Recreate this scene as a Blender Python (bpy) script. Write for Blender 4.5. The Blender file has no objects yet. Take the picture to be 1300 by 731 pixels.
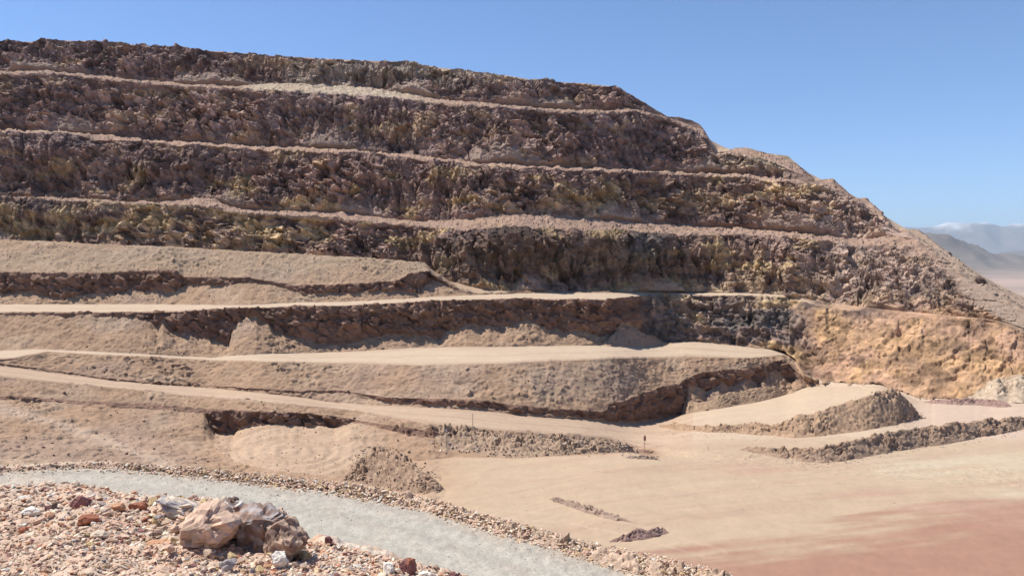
import bpy, bmesh, math, random
import numpy as np
from mathutils import Vector, Matrix

random.seed(7)
RNG = np.random.default_rng(11)
C = bpy.context.scene.collection

# ------------------------------------------------------------------ camera, world, sun, exposure
W, H, F = 1300.0, 731.0, 1020.0          # picture size the layout was measured in, focal length in its pixels
HORIZON = 332.0
TH = math.atan((HORIZON - H / 2) / F)    # negative: the camera looks slightly down
cam_d = bpy.data.cameras.new('camera')
cam_d.sensor_width = 36.0
cam_d.lens = 36.0 * F / W
cam_d.clip_start = 0.1
cam_d.clip_end = 200000.0
cam = bpy.data.objects.new('camera', cam_d)
C.objects.link(cam)
cam.rotation_euler = (math.pi / 2 + TH, 0, 0)
bpy.context.scene.camera = cam

SUN_EL, SUN_AZ = math.radians(58.0), math.radians(-72.0)   # azimuth clockwise from the view direction
sun_dir = Vector((math.sin(SUN_AZ) * math.cos(SUN_EL), math.cos(SUN_AZ) * math.cos(SUN_EL), math.sin(SUN_EL)))
world = bpy.data.worlds.new('World')
bpy.context.scene.world = world
world.use_nodes = True
wn = world.node_tree
bg = wn.nodes['Background']
sky = wn.nodes.new('ShaderNodeTexSky')
sky.sky_type = 'NISHITA'
sky.sun_disc = False
sky.sun_elevation = SUN_EL
sky.sun_rotation = SUN_AZ
sky.altitude = 2500.0
sky.air_density = 1.0
sky.dust_density = 0.0
sky.ozone_density = 7.5
wn.links.new(sky.outputs[0], bg.inputs[0])
bg.inputs[1].default_value = 0.108
sun_l = bpy.data.lights.new('sun', 'SUN')
sun_l.energy = 4.2
sun_l.angle = math.radians(0.5)
sun_l.color = (1.0, 0.955, 0.88)
sun_o = bpy.data.objects.new('sun', sun_l)
C.objects.link(sun_o)
sun_o.rotation_euler = sun_dir.to_track_quat('Z', 'Y').to_euler()
vs = bpy.context.scene.view_settings
vs.view_transform = 'Standard'
vs.look = 'None'
vs.exposure = 0.68
vs.gamma = 1.0

# ------------------------------------------------------------------ numeric helpers
def ray(u, v):
    """x/y and z/y of the line of sight through a point of the picture"""
    px, py = (np.asarray(u, float) - W / 2) / F, (H / 2 - np.asarray(v, float)) / F
    y = math.cos(TH) - py * math.sin(TH)
    return px / y, (py * math.cos(TH) + math.sin(TH)) / y

def noise(x, y, z, seed=0):
    """gradient noise, about -1..1"""
    x, y, z = (np.asarray(a, np.float32) for a in (x, y, z))
    fx, fy, fz = np.floor(x), np.floor(y), np.floor(z)
    ix, iy, iz = (a.astype(np.int64) for a in (fx, fy, fz))
    x, y, z = x - fx, y - fy, z - fz
    def fade(t): return t * t * t * (t * (t * 6 - 15) + 10)
    ux, uy, uz = fade(x), fade(y), fade(z)
    def corner(i, j, k):
        h = ((ix + i) * 374761393 + (iy + j) * 668265263 + (iz + k) * 1274126177 + seed * 974711) & 0xFFFFFFFF
        h = ((h ^ (h >> 13)) * 1274126177) & 0xFFFFFFFF
        h = ((h ^ (h >> 16)) * 2246822519) & 0xFFFFFFFF
        h = (h ^ (h >> 15))
        g0 = (h & 1023).astype(np.float32) / 511.5 - 1
        g1 = ((h >> 10) & 1023).astype(np.float32) / 511.5 - 1
        g2 = ((h >> 20) & 1023).astype(np.float32) / 511.5 - 1
        return g0 * (x - i) + g1 * (y - j) + g2 * (z - k)
    def lerp(a, b, t): return a + (b - a) * t
    r = lerp(lerp(lerp(corner(0, 0, 0), corner(1, 0, 0), ux), lerp(corner(0, 1, 0), corner(1, 1, 0), ux), uy),
             lerp(lerp(corner(0, 0, 1), corner(1, 0, 1), ux), lerp(corner(0, 1, 1), corner(1, 1, 1), ux), uy), uz)
    return r * 1.5

def fbm(x, y, z, octaves=3, seed=0):
    r, a, f = 0, 1.0, 1.0
    for o in range(octaves):
        r = r + a * noise(x * f + 17.3 * o, y * f + 5.1 * o, z * f + 9.7 * o, seed + o)
        a *= 0.5; f *= 2.03
    return r

def cells(x, y, z, seed=0):
    """distance to the nearest scattered point, and a random number of that point"""
    x, y, z = (np.asarray(a, np.float32) for a in (x, y, z))
    ix, iy, iz = (np.floor(a).astype(np.int64) for a in (x, y, z))
    best = np.full(x.shape, 9.0, np.float32); idv = np.zeros(x.shape, np.float32)
    for i in (-1, 0, 1):
        for j in (-1, 0, 1):
            for k in (-1, 0, 1):
                a, b, c = ix + i, iy + j, iz + k
                h = (a * 374761393 + b * 668265263 + c * 1274126177 + seed * 974711) & 0xFFFFFFFF
                h = ((h ^ (h >> 13)) * 1274126177) & 0xFFFFFFFF
                h = ((h ^ (h >> 16)) * 2246822519) & 0xFFFFFFFF
                h = (h ^ (h >> 15))
                px = a + (h & 1023).astype(np.float32) / 1023
                py = b + ((h >> 10) & 1023).astype(np.float32) / 1023
                pz = c + ((h >> 20) & 1023).astype(np.float32) / 1023
                d = (px - x) ** 2 + (py - y) ** 2 + (pz - z) ** 2
                m = d < best
                best = np.where(m, d, best); idv = np.where(m, (h & 4095).astype(np.float32) / 4095, idv)
    return np.sqrt(best), idv

def facets(x, y, z, seed=0):
    """broken rock: every cell is a flat plane of its own tilt and height, about -1..1"""
    x, y, z = (np.asarray(a, np.float32) for a in (x, y, z))
    ix, iy, iz = (np.floor(a).astype(np.int64) for a in (x, y, z))
    best = np.full(x.shape, 9.0, np.float32); val = np.zeros(x.shape, np.float32); idv = np.zeros(x.shape, np.float32)
    for i in (-1, 0, 1):
        for j in (-1, 0, 1):
            for k in (-1, 0, 1):
                h = ((ix + i) * 374761393 + (iy + j) * 668265263 + (iz + k) * 1274126177 + seed * 974711) & 0xFFFFFFFF
                h = ((h ^ (h >> 13)) * 1274126177) & 0xFFFFFFFF
                h = ((h ^ (h >> 16)) * 2246822519) & 0xFFFFFFFF
                h = (h ^ (h >> 15))
                dx = x - ix - i - (h & 1023).astype(np.float32) / 1023
                dy = y - iy - j - ((h >> 10) & 1023).astype(np.float32) / 1023
                dz = z - iz - k - ((h >> 20) & 1023).astype(np.float32) / 1023
                d = dx * dx + dy * dy + dz * dz
                g = (h * 2654435761) & 0xFFFFFFFF
                g = g ^ (g >> 15)
                pl_ = ((g & 255).astype(np.float32) / 127.5 - 1) * dx + (((g >> 8) & 255).astype(np.float32) / 127.5 - 1) * dy + (((g >> 16) & 255).astype(np.float32) / 127.5 - 1) * dz
                o_ = ((g >> 24) & 255).astype(np.float32) / 255
                m = d < best
                best = np.where(m, d, best); val = np.where(m, pl_ * 1.1 + (o_ - .5), val); idv = np.where(m, o_, idv)
    return val, idv

def sm(a, b, x):
    t = np.clip((x - a) / (b - a), 0, 1)
    return t * t * (3 - 2 * t)

# ------------------------------------------------------------------ object helpers
def tag(o, label=None, cat=None, group=None, kind=None):
    if label: o['label'] = label
    if cat: o['category'] = cat
    if group: o['group'] = group
    if kind: o['kind'] = kind
    return o

def grid_object(name, P, col, mat, smooth=True):
    """P: rows x columns x 3, col: rows x columns x 3 -> one mesh object"""
    R_, K_ = P.shape[:2]
    me = bpy.data.meshes.new(name)
    me.vertices.add(R_ * K_)
    me.vertices.foreach_set('co', P.reshape(-1).astype(np.float32))
    idx = np.arange(R_ * K_).reshape(R_, K_)
    q = np.stack([idx[:-1, :-1], idx[:-1, 1:], idx[1:, 1:], idx[1:, :-1]], -1).reshape(-1)
    n = len(q) // 4
    me.loops.add(len(q)); me.loops.foreach_set('vertex_index', q.astype(np.int32))
    me.polygons.add(n)
    me.polygons.foreach_set('loop_start', np.arange(0, 4 * n, 4, dtype=np.int32))
    me.polygons.foreach_set('use_smooth', np.full(n, smooth))
    me.update(calc_edges=True)
    set_col(me, col.reshape(-1, 3))
    me.materials.append(mat)
    o = bpy.data.objects.new(name, me); C.objects.link(o)
    return o

def tri_object(name, V, T, col, mat, smooth=False, parent=None):
    me = bpy.data.meshes.new(name)
    me.vertices.add(len(V)); me.vertices.foreach_set('co', V.reshape(-1).astype(np.float32))
    n = len(T)
    me.loops.add(3 * n); me.loops.foreach_set('vertex_index', T.reshape(-1).astype(np.int32))
    me.polygons.add(n); me.polygons.foreach_set('loop_start', np.arange(0, 3 * n, 3, dtype=np.int32))
    me.polygons.foreach_set('use_smooth', np.full(n, smooth))
    me.update(calc_edges=True)
    if col is not None: set_col(me, col)
    me.materials.append(mat)
    o = bpy.data.objects.new(name, me); C.objects.link(o)
    if parent: o.parent = parent
    return o

def set_col(me, c):
    a = me.color_attributes.new('mineral', 'FLOAT_COLOR', 'POINT')
    rgba = np.ones((len(c), 4), np.float32); rgba[:, :3] = c
    a.data.foreach_set('color', rgba.reshape(-1))

# ------------------------------------------------------------------ materials
def earth(name, scale=2.0, amount=0.35, bump=0.25, bscale=6.0, dist=0.05, rough=0.95):
    """mineral colour of the mesh, broken up by two noises, with fine relief"""
    m = bpy.data.materials.new(name); m.use_nodes = True
    nt = m.node_tree; L = nt.links
    b = nt.nodes['Principled BSDF']; b.inputs['Roughness'].default_value = rough
    b.inputs['Specular IOR Level'].default_value = 0.15
    at = nt.nodes.new('ShaderNodeAttribute'); at.attribute_name = 'mineral'
    tc = nt.nodes.new('ShaderNodeTexCoord')
    n1 = nt.nodes.new('ShaderNodeTexNoise'); n1.inputs['Scale'].default_value = scale; n1.inputs['Detail'].default_value = 6
    n1.inputs['Roughness'].default_value = 0.7
    L.new(tc.outputs['Object'], n1.inputs['Vector'])
    mr = nt.nodes.new('ShaderNodeMapRange'); mr.inputs['From Min'].default_value = 0.25; mr.inputs['From Max'].default_value = 0.75
    mr.inputs['To Min'].default_value = 1 - amount; mr.inputs['To Max'].default_value = 1 + amount
    L.new(n1.outputs['Fac'], mr.inputs['Value'])
    mx = nt.nodes.new('ShaderNodeVectorMath'); mx.operation = 'SCALE'
    L.new(at.outputs['Color'], mx.inputs[0]); L.new(mr.outputs['Result'], mx.inputs['Scale'])
    L.new(mx.outputs['Vector'], b.inputs['Base Color'])
    n2 = nt.nodes.new('ShaderNodeTexNoise'); n2.inputs['Scale'].default_value = bscale; n2.inputs['Detail'].default_value = 4
    L.new(tc.outputs['Object'], n2.inputs['Vector'])
    bp = nt.nodes.new('ShaderNodeBump'); bp.inputs['Strength'].default_value = bump; bp.inputs['Distance'].default_value = dist
    L.new(n2.outputs['Fac'], bp.inputs['Height']); L.new(bp.outputs['Normal'], b.inputs['Normal'])
    return m

M_ROCK = earth('weathered_rock', 0.9, 0.26, 0.5, 2.0, 0.25)
M_DIRT = earth('loose_dirt', 1.6, 0.22, 0.5, 3.0, 0.10)
M_ROAD = earth('packed_dust', 0.7, 0.09, 0.2, 4.0, 0.03)
M_FLOOR = earth('pit_floor_earth', 0.5, 0.10, 0.2, 3.0, 0.04)
M_GRAVEL = earth('grey_gravel', 9.0, 0.3, 0.6, 14.0, 0.03)
M_RUBBLE = earth('rubble_earth', 6.0, 0.30, 0.7, 12.0, 0.04)
M_STONE = earth('broken_stone', 7.0, 0.25, 0.5, 14.0, 0.02)
M_FAR = earth('far_land', 0.002, 0.25, 0.0, 1.0, 0.01)

# ------------------------------------------------------------------ the terraced hill: rows of the landform, from the pit floor up
main = np.arange(-60.0, 1361.0, 1.2)
lm, rm = [main[0]], [main[-1]]
st = 2.0
while lm[-1] > -900: st *= 1.12; lm.append(lm[-1] - st)
st = 2.0
while rm[-1] < 2100: st *= 1.12; rm.append(rm[-1] + st)
U = np.concatenate([np.array(lm[:0:-1]), main, np.array(rm[1:])])
K = len(U)

def pl(*pts, jit=0.0, wl=14.0, seed=1):
    """a line of the picture as heights over the columns; jit: uneven edge in pixels"""
    p = np.array(pts, float)
    v = np.interp(U, p[:, 0], p[:, 1])
    if jit:
        v = v + jit * fbm(U / wl, U * 0 + seed * 7.7, U * 0 + .5, 4, seed)
    return v

def soft(D, sig=14):
    """even out a value along the hill"""
    D = np.asarray(D, float) + 0 * U
    if not sig: return D
    k = np.arange(-3 * sig, 3 * sig + 1); g = np.exp(-.5 * (k / sig) ** 2); g /= g.sum()
    e = np.concatenate([np.full(3 * sig, D[0]), D, np.full(3 * sig, D[-1])])
    return np.convolve(e, g, 'valid')
class Row:
    """an edge of the landform: Ds, zs its even course; D, z the uneven edge itself, slid along the slope it lies on"""
    def __init__(s, Ds, zs, v, slide=None):
        s.Ds, s.zs, s.v = Ds, zs, v
        if v is None: s.D, s.z = Ds, zs
        else:
            se = ray(U, v)[1]
            s.D = Ds if slide is None else (zs - slide * Ds) / (se - slide)
            s.z = se * s.D
def fix(v, D, slide=None, sig=14):
    Ds = soft(D, sig)
    return Row(Ds, ray(U, soft(v, sig))[1] * Ds, v, slide)
def to(r, v, t, sig=14, slide=None):
    """follow slope t (rise per metre away) from row r until the line of sight at v"""
    s = ray(U, soft(v, sig))[1]
    Ds = soft((r.zs - t * r.Ds) / (s - t), sig)
    return Row(Ds, s * Ds, v, t if slide is None else slide)
def even(r, sig=16):
    zs = soft(r.zs, sig)
    return Row(zs / ray(U, soft(r.v, 14))[1], zs, r.v, 0.0)
def rel(r, dD, dz):
    return Row(soft(r.Ds + dD), soft(r.zs + dz), None)
def T(*pts):
    p = np.array(pts, float); return np.interp(U, p[:, 0], p[:, 1])

SKY = pl((-900, 30), (-150, 47), (0, 50.5), (51, 52), (72, 49.5), (130, 51), (205, 59), (308, 66), (342, 69.5), (440, 74.5), (512, 77), (567, 86),
         (649, 95), (683, 102), (738, 104), (782, 108.5), (803, 122), (847, 148), (862, 149), (878, 153), (888, 158), (896, 168), (903, 184), (910, 194), (918, 193),
         (934, 188), (948, 187.5), (976, 195), (1000, 198), (1012, 208), (1022, 216), (1034, 229), (1058, 226.5), (1078, 246), (1086, 252), (1099, 251.5), (1116, 266), (1132, 286), (1142, 293),
         (1166, 291), (1178, 301), (1236, 345), (1270, 366), (1300, 378), (1360, 405), (1700, 520), (2100, 560), jit=0.7, wl=9, seed=3)
def under(v, k): return np.maximum(v, SKY + k)

R3o = pl((-150, 398), (0, 397), (137, 397), (219, 395.5), (308, 391), (376, 390), (440, 388), (567, 381), (669, 379.5), (738, 381), (768, 381), (790, 378),
         (815, 376), (860, 374.5), (962, 375.5), (1003, 378.5), (1048, 391), (1100, 396), (1168, 402), (1253, 409), (1300, 418), (1400, 440), (2100, 570), jit=.5, seed=5)
D3 = T((-150, 150), (0, 150), (400, 152), (700, 160), (782, 162), (815, 178), (870, 183), (1000, 178), (1150, 160), (1300, 146), (1600, 125), (2100, 110))
r3o = fix(R3o, D3, .05)
# ---- downwards
C3b = pl((-150, 401), (0, 400), (150, 402), (180, 404), (200, 412), (206, 404), (219, 419), (240, 424), (258, 429), (291, 437), (296, 418), (310, 403), (325, 402), (340, 410), (349, 420),
         (393, 434), (424, 437), (450, 435), (470, 428), (491, 424), (526, 424), (560, 431), (567, 420), (591, 410), (635, 417), (650, 412), (669, 406), (697, 417),
         (721, 419), (738, 419), (765, 428), (778, 424), (787, 406), (796, 410), (820, 424), (847, 436), (860, 430), (928, 436), (997, 444), (1010, 458), (1024, 479), (1060, 484),
         (1113, 487), (1154, 501), (1181, 506), (1240, 508), (1300, 508), (1400, 520), (2100, 620), jit=3.0, wl=10, seed=6)
C3b = np.maximum(C3b, R3o + 2)
t3 = T((-150, 1.2), (150, 1.2), (190, 5.5), (780, 5.5), (805, 2.0), (980, 1.9), (1060, 1.05), (1300, .95), (2100, .8))
c3b = to(r3o, C3b, t3, 12)
T3b = pl((-150, 444), (0, 445), (40, 443), (137, 447), (267, 454), (300, 451), (342, 449), (440, 446.5), (533, 441), (640, 440), (772, 437.5), (847, 437), (862, 431), (1000, 446), (2100, 446), jit=.4, wl=25, seed=8)
T3b = np.maximum(T3b, C3b + .6)
t3b = to(c3b, T3b, .66, slide=.04)
R4o = pl((-150, 458), (0, 456), (20, 454), (60, 446), (100, 449), (137, 450.5), (267, 457), (342, 460), (440, 461.5), (533, 464), (635, 462), (772, 455.5), (870, 453), (952, 454.6),
         (985, 451.5), (1000, 450), (2100, 450), jit=.2, wl=40, seed=9)
R4o = np.maximum(R4o, T3b + .8)
r4o = to(t3b, R4o, .05)
C4t = pl((-150, 455), (0, 461), (137, 480), (200, 486), (273, 490), (376, 496), (430, 495), (488, 504), (602, 508), (688, 518), (767, 522.5), (774, 514), (800, 505), (842, 489.5), (864, 487),
         (870, 480), (880, 476), (910, 470), (940, 468), (966, 465), (975, 463), (985, 459), (994, 456), (1000, 462), (1012, 472), (1026, 487), (2100, 487), jit=.9, wl=8, seed=10)
C4t = np.maximum(C4t, R4o + .8)
t4 = T((0, .60), (960, .6), (1000, .68), (1040, .5), (1100, .05), (2100, .02))
c4t = to(r4o, C4t, t4, 6)
C4b = pl((-150, 456), (0, 462), (137, 481), (200, 487), (273, 491.5), (376, 498.5), (430, 498), (450, 499), (488, 511), (540, 513), (602, 516), (650, 523), (688, 526), (767, 532), (773, 534.5), (800, 535),
         (842, 529), (864, 525), (868, 500), (875, 489), (885, 491), (897, 497), (905, 490), (915, 484), (925, 490), (935, 485), (945, 480), (955, 483), (964, 490), (968, 475), (978, 469), (990, 474),
         (1006, 488), (1010, 480), (1026, 489), (2100, 489), jit=1.5, wl=7, seed=11)
C4b = np.maximum(C4b, C4t + .6)
t4c = T((0, 2), (380, 2), (430, 5.5), (990, 5.5), (1012, 1.2), (1040, .3), (1100, .05), (2100, .02))
c4b = to(c4t, C4b, t4c, 5)
T4b = pl((-150, 457), (0, 464), (137, 482), (273, 493), (376, 503), (430, 511.5), (488, 514.5), (602, 520), (688, 529), (767, 534), (800, 537), (842, 533), (867, 526), (905, 516), (962, 508),
         (1000, 500), (1024, 491.5), (1035, 490), (2100, 490), jit=.4, wl=25, seed=12)
T4b = np.maximum(T4b, C4b + .6)
t4b = to(c4b, T4b, T((0, .6), (1000, .66), (1040, .3), (1100, .03), (2100, .02)), 8, .03)
R5o = pl((-150, 464), (0, 478.5), (137, 492), (273, 506), (376, 514.5), (440, 520.5), (533, 536), (636, 547), (773, 556), (804, 565), (835, 570), (2100, 640), jit=.25, wl=40, seed=13)
R5o = np.maximum(R5o, T4b + 2)
ZF = -24.6
r5o = to(t4b, R5o, .03)
wf = sm(780, 880, U)                                   # towards the right the road runs out onto the pit floor
Df = ZF / ray(U, soft(R5o))[1]
r5o = fix(R5o, r5o.Ds * (1 - wf) + Df * wf, .02)
r5o = even(r5o)
PT = pl((-150, 492), (0, 503), (200, 514), (262, 519), (282, 520.5), (342, 523), (390, 525), (432, 529), (450, 532), (480, 537), (533, 546), (636, 557), (773, 564), (835, 573), (2100, 660), jit=.9, wl=8, seed=14)
PT = np.maximum(PT, R5o + 1)
pt = to(r5o, PT, T((-150, .42), (430, .42), (530, .55), (770, .55), (850, .02), (2100, .02)))
PB = pl((-150, 496), (0, 507), (200, 520), (258, 525), (266, 540), (272, 549), (297, 552), (309, 541), (342, 538), (404, 541), (424, 544), (436, 539), (446, 537), (480, 542), (533, 556), (636, 566), (715, 569), (773, 569), (835, 577), (2100, 670), jit=.7, wl=12, seed=15)
PB = np.maximum(PB, PT + 1)
pb = to(pt, PB, sig=5, t=T((-150, .42), (250, .42), (266, 1.6), (275, 5.5), (432, 5.5), (448, .8), (480, .5), (770, .5), (850, .02), (2100, .02)))
FT = pl((-150, 545), (0, 548), (200, 556), (262, 561), (300, 588), (340, 597), (424, 606), (455, 596), (480, 588), (550, 584), (575, 580), (650, 582), (715, 579), (804, 575), (835, 583), (2100, 690), jit=.5, seed=16)
FT = np.maximum(FT, PB + 1)
ft = to(pb, FT, T((-150, .22), (250, .22), (280, .09), (440, .09), (480, .3), (540, .45), (780, .45), (850, .02), (2100, .02)))
wr = sm(560, 800, U)
ft = even(fix(FT, ft.Ds * (1 - wr) + (ZF / ray(U, soft(FT))[1]) * wr))
GV = pl((-900, 606), (-150, 601), (0, 598), (103, 593), (206, 598.5), (309, 611), (430, 625), (533, 644), (636, 676), (739, 705), (808, 727), (870, 747), (930, 769), (1000, 797), (1200, 880), (2100, 1300))
NV = np.minimum(np.maximum(GV + 6, FT + 4), 1000)
nv = to(ft, NV, .07)
wn_ = sm(430, 640, U)
nv = even(fix(NV, nv.Ds * (1 - wn_) + (ZF / ray(U, soft(NV))[1]) * wn_))
near = Row(np.full(K, 30.0), np.full(K, ZF - .4), None)
near = Row(np.minimum(30.0, nv.D * .8), near.z, None)
# ---- upwards
R3i = pl((-150, 385), (0, 386), (171, 386), (308, 387.5), (376, 384), (440, 383), (505, 379.5), (567, 376), (669, 372), (738, 371.5), (800, 371.5), (870, 371), (940, 372), (1003, 374.5), (1048, 387), (1168, 399), (1253, 406), (1300, 415), (1400, 438), (2100, 568), jit=.5, seed=17)
R3i = np.minimum(R3i, R3o - 1.5); R3i = under(R3i, 4)
r3i = to(r3o, R3i, T((0, .1), (700, .1), (900, .12), (980, .12), (1050, .85), (1300, .8), (2100, .7)))
C2b = pl((-150, 373), (0, 372.5), (44, 371), (62, 376), (79, 381), (98, 377), (116, 372.5), (150, 374), (157, 370), (164, 368), (190, 371), (222, 372), (230, 362), (239, 360), (284, 362), (321, 358), (342, 360), (362, 366), (383, 372.5),
         (430, 372), (474, 371), (505, 369), (532, 372), (538, 362), (545, 352), (560, 358), (580, 368), (600, 371), (2100, 371), jit=2.4, wl=9, seed=18)
far2 = sm(560, 610, U)
C2b = np.minimum(C2b, R3i - .6)
C2b = C2b * (1 - far2) + (R3i - .6) * far2; C2b = under(C2b, 3.5)
c2b = to(r3i, C2b, sig=8, t=T((0, .66), (580, .66), (640, .2), (985, .2), (1050, .85), (2100, .7)))
C2t = pl((-150, 346), (0, 346), (130, 347), (180, 344), (219, 342.5), (224, 345), (233, 352), (239, 352), (318, 352.5), (342, 357), (376, 362.5), (440, 361), (505, 357), (520, 347), (543, 344), (550, 349), (580, 366), (2100, 366), jit=1.0, wl=9, seed=19)
C2t = np.minimum(C2t, C2b - .5)
C2t = C2t * (1 - far2) + (C2b - .4) * far2; C2t = under(C2t, 3)
c2t = to(c2b, C2t, T((0, 5.5), (550, 5.5), (640, .2), (985, .2), (1050, .85), (2100, .7)))
B2 = pl((-150, 302), (0, 304), (137, 310), (239, 314.5), (440, 326), (539, 333), (546, 340), (580, 364), (2100, 364), jit=1.0, wl=12, seed=20)
B2 = np.minimum(B2, C2t - .5)
B2 = B2 * (1 - far2) + (C2t - .4) * far2; B2 = under(B2, 2.5)
b2 = to(c2t, B2, sig=20, t=T((0, .6), (540, .6), (640, .2), (985, .2), (1050, .85), (2100, .7)))
wl_ = 1 - sm(540, 600, U)
w0 = rel(b2, 12 * wl_ + .5, -1.2 * wl_ + .02)
w0 = Row(soft(w0.Ds, 26), soft(w0.zs, 26), None)
sR = sm(1010, 1090, U)                                 # towards the right end the faces lie back
def steep(a, b): return a * (1 - sR) + b * sR
L1c = pl((-150, 250), (0, 252), (96, 255), (164, 259), (253, 261), (308, 270), (430, 277), (522, 286.5), (587, 291.5), (710, 290), (772, 295), (870, 298.5), (939, 297), (1014, 301), (1051, 307), (1090, 313), (1133, 312), (1164, 316), (1236, 360), (1300, 395), (2100, 600), jit=1.6, wl=10, seed=21)
L1c = under(L1c, 5); l1c = to(w0, L1c, steep(2.35, .95))
LOWER = False
def bench(r, v, w): return fix(v, r.Ds + w)
bw = T((0, 6), (600, 9), (900, 11), (1050, 7), (1200, 2.5), (2100, 2))
L1t = pl((-150, 247), (0, 249), (96, 251.5), (164, 256), (225, 255), (240, 251), (262, 251), (308, 266), (440, 270.5), (522, 281), (587, 279), (649, 271), (700, 273), (800, 281), (870, 285), (939, 290), (1014, 295), (1051, 299), (1090, 304), (1133, 299), (1164, 305), (1300, 390), (2100, 598), jit=1.3, wl=13, seed=22)
L1t = under(np.minimum(L1t, L1c - 1), 4); l1t = bench(l1c, L1t, bw)
L2c = pl((-150, 163), (0, 166), (103, 171), (205, 181.5), (308, 187), (440, 193), (533, 201.5), (635, 211.5), (738, 215.5), (870, 221), (945, 224), (997, 229), (1045, 235), (1100, 262), (1160, 300), (1300, 385), (2100, 596), jit=1.4, wl=10, seed=23)
L2c = under(L2c, 3); l2c = to(l1t, L2c, steep(2.35, .9))
L2t = under(np.minimum(L2c - T((0, 2.6), (500, 3.2), (900, 2.4), (1100, 1)) * (1 + .9 * fbm(U / 30, U * 0, U * 0 + .2, 3, 231)), L2c - .6), 2); l2t = bench(l2c, L2t, bw)
L3c = pl((-150, 92), (0, 94), (61, 93), (137, 101), (239, 110), (294, 112.5), (330, 114), (440, 120.5), (498, 124.5), (567, 132), (635, 135), (721, 142), (775, 143.5), (800, 141), (847, 150), (870, 160), (900, 178), (930, 195), (980, 205), (1040, 232), (2100, 600), jit=1.3, wl=10, seed=24)
L3c = under(L3c, 1.6); l3c = to(l2t, L3c, steep(2.3, .9))
L3t = pl((-150, 89), (0, 90.5), (61, 89.5), (137, 98), (239, 107), (294, 109), (318, 107.5), (380, 106), (440, 109), (498, 115), (567, 127.5), (600, 129), (635, 132), (721, 140), (775, 140.5), (800, 138), (847, 149), (2100, 600), jit=1.0, wl=12, seed=25)
L3t = under(np.minimum(L3t, L3c - .5), 1.0); l3t = bench(l3c, L3t, bw)
top = to(l3t, SKY, T((0, 1.5), (500, 1.9), (760, 1.5), (1000, .9), (2100, .6)))
pla = rel(top, 6, .05)
plb = rel(top, 45, -2.0)
bk1 = rel(top, 160, -20)
bk2 = Row(top.Ds + 420, np.full(K, -112.0), None)

# name of band below each row; kind: rock / dirt / road / floor / flat
ROWS = [
    (near, None),
    (nv, ('pit_floor', 'hid', 12)), (ft, ('pit_floor', 'floor', None)), (pb, ('dirt_slope_low', 'cutfloor', None)), (pt, ('dirt_slope_low', 'cut', None)), (r5o, ('dirt_slope_low', 'dirt', None)),
    (t4b, ('haul_road_lower', 'road', None)), (c4b, ('dirt_slope_mid', 'dirt', None)), (c4t, ('dirt_slope_mid', 'cut', None)), (r4o, ('dirt_slope_mid', 'dirt', None)),
    (t3b, ('haul_road_middle', 'road', None)), (c3b, ('dirt_slope_high', 'dirt', None)), (r3o, ('dirt_slope_high', 'cut', None)),
    (r3i, ('haul_road_upper', 'road', None)), (c2b, ('dirt_bank', 'dirt', None)), (c2t, ('dirt_bank', 'cut', None)), (b2, ('dirt_bank', 'dirt', None)), (w0, ('dirt_bank', 'hid', 8)),
    (l1c, ('terrace_1', 'rock', None)), (l1t, ('terrace_1', 'flat', None)), (l2c, ('terrace_2', 'rock', None)), (l2t, ('terrace_2', 'flat', None)),
    (l3c, ('terrace_3', 'rock', None)), (l3t, ('terrace_3', 'flat', None)), (top, ('terrace_4', 'rock', None)), (pla, ('terrace_4', 'hid', 4)), (plb, ('terrace_4', 'hid', 4)), (bk1, ('terrace_4', 'hid', 3)), (bk2, ('terrace_4', 'hid', 3)),
]
def pos(r):
    if r.v is None:
        xk = (U - W / 2) / F
    else:
        xk = ray(U, r.v)[0]
    return np.stack([xk * r.D, r.D, r.z], -1)

vis = (U > 0) & (U < 1300)
Pg, Bn, Kd, Fr, Th = [pos(ROWS[0][0])[None]], [ROWS[1][1][0]], ['hid'], [0.0], [np.zeros(K)]
prev = pos(ROWS[0][0])
for (r, info) in ROWS[1:]:
    cur = pos(r)
    name, kd, n = info
    a = ROWS[[q[0] for q in ROWS].index(r) - 1][0]
    av_ = a.v if a.v is not None else H / 2 - F * np.tan(np.arctan2(a.z, a.D) - TH)
    rv_ = r.v if r.v is not None else H / 2 - F * np.tan(np.arctan2(r.z, r.D) - TH)
    th_ = soft(np.abs(av_ - rv_), 5)
    if n is None:
        av = a.v if a.v is not None else H / 2 - F * np.tan(np.arctan2(a.z, a.D) - TH)
        dv = np.abs(av - r.v)[vis]
        n = int(np.clip(np.percentile(dv, 97) * .92, 2, 130))
    f = (np.arange(1, n + 1) / n)[:, None, None]
    Pg.append(prev[None] * (1 - f) + cur[None] * f)
    Bn += [name] * n; Kd += [kd] * n; Fr += list(f[:, 0, 0]); Th += [th_] * n
    prev = cur
P = np.concatenate(Pg, 0)
NR = P.shape[0]
Th = np.array(Th); Kd = np.array(Kd); Bn = np.array(Bn); Fr = np.array(Fr)
UU = np.broadcast_to(U, (NR, K))
# line of sight height of each vertex (for reading which stretch of the hill it belongs to)
VV = H / 2 - F * np.tan(np.arctan2(P[..., 2], P[..., 1]) - TH)

def normals(P):
    du = np.gradient(P, axis=1); dv = np.gradient(P, axis=0)
    n = np.cross(du, dv)
    n /= np.linalg.norm(n, axis=-1, keepdims=True) + 1e-9
    return n
N0 = normals(P)
for _ in range(4):                                       # soften the corners between bands
    N0[1:-1] = (N0[:-2] + 2 * N0[1:-1] + N0[2:]) / 4
    N0[:, 1:-1] = (N0[:, :-2] + 2 * N0[:, 1:-1] + N0[:, 2:]) / 4
N0 /= np.linalg.norm(N0, axis=-1, keepdims=True) + 1e-9

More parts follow.
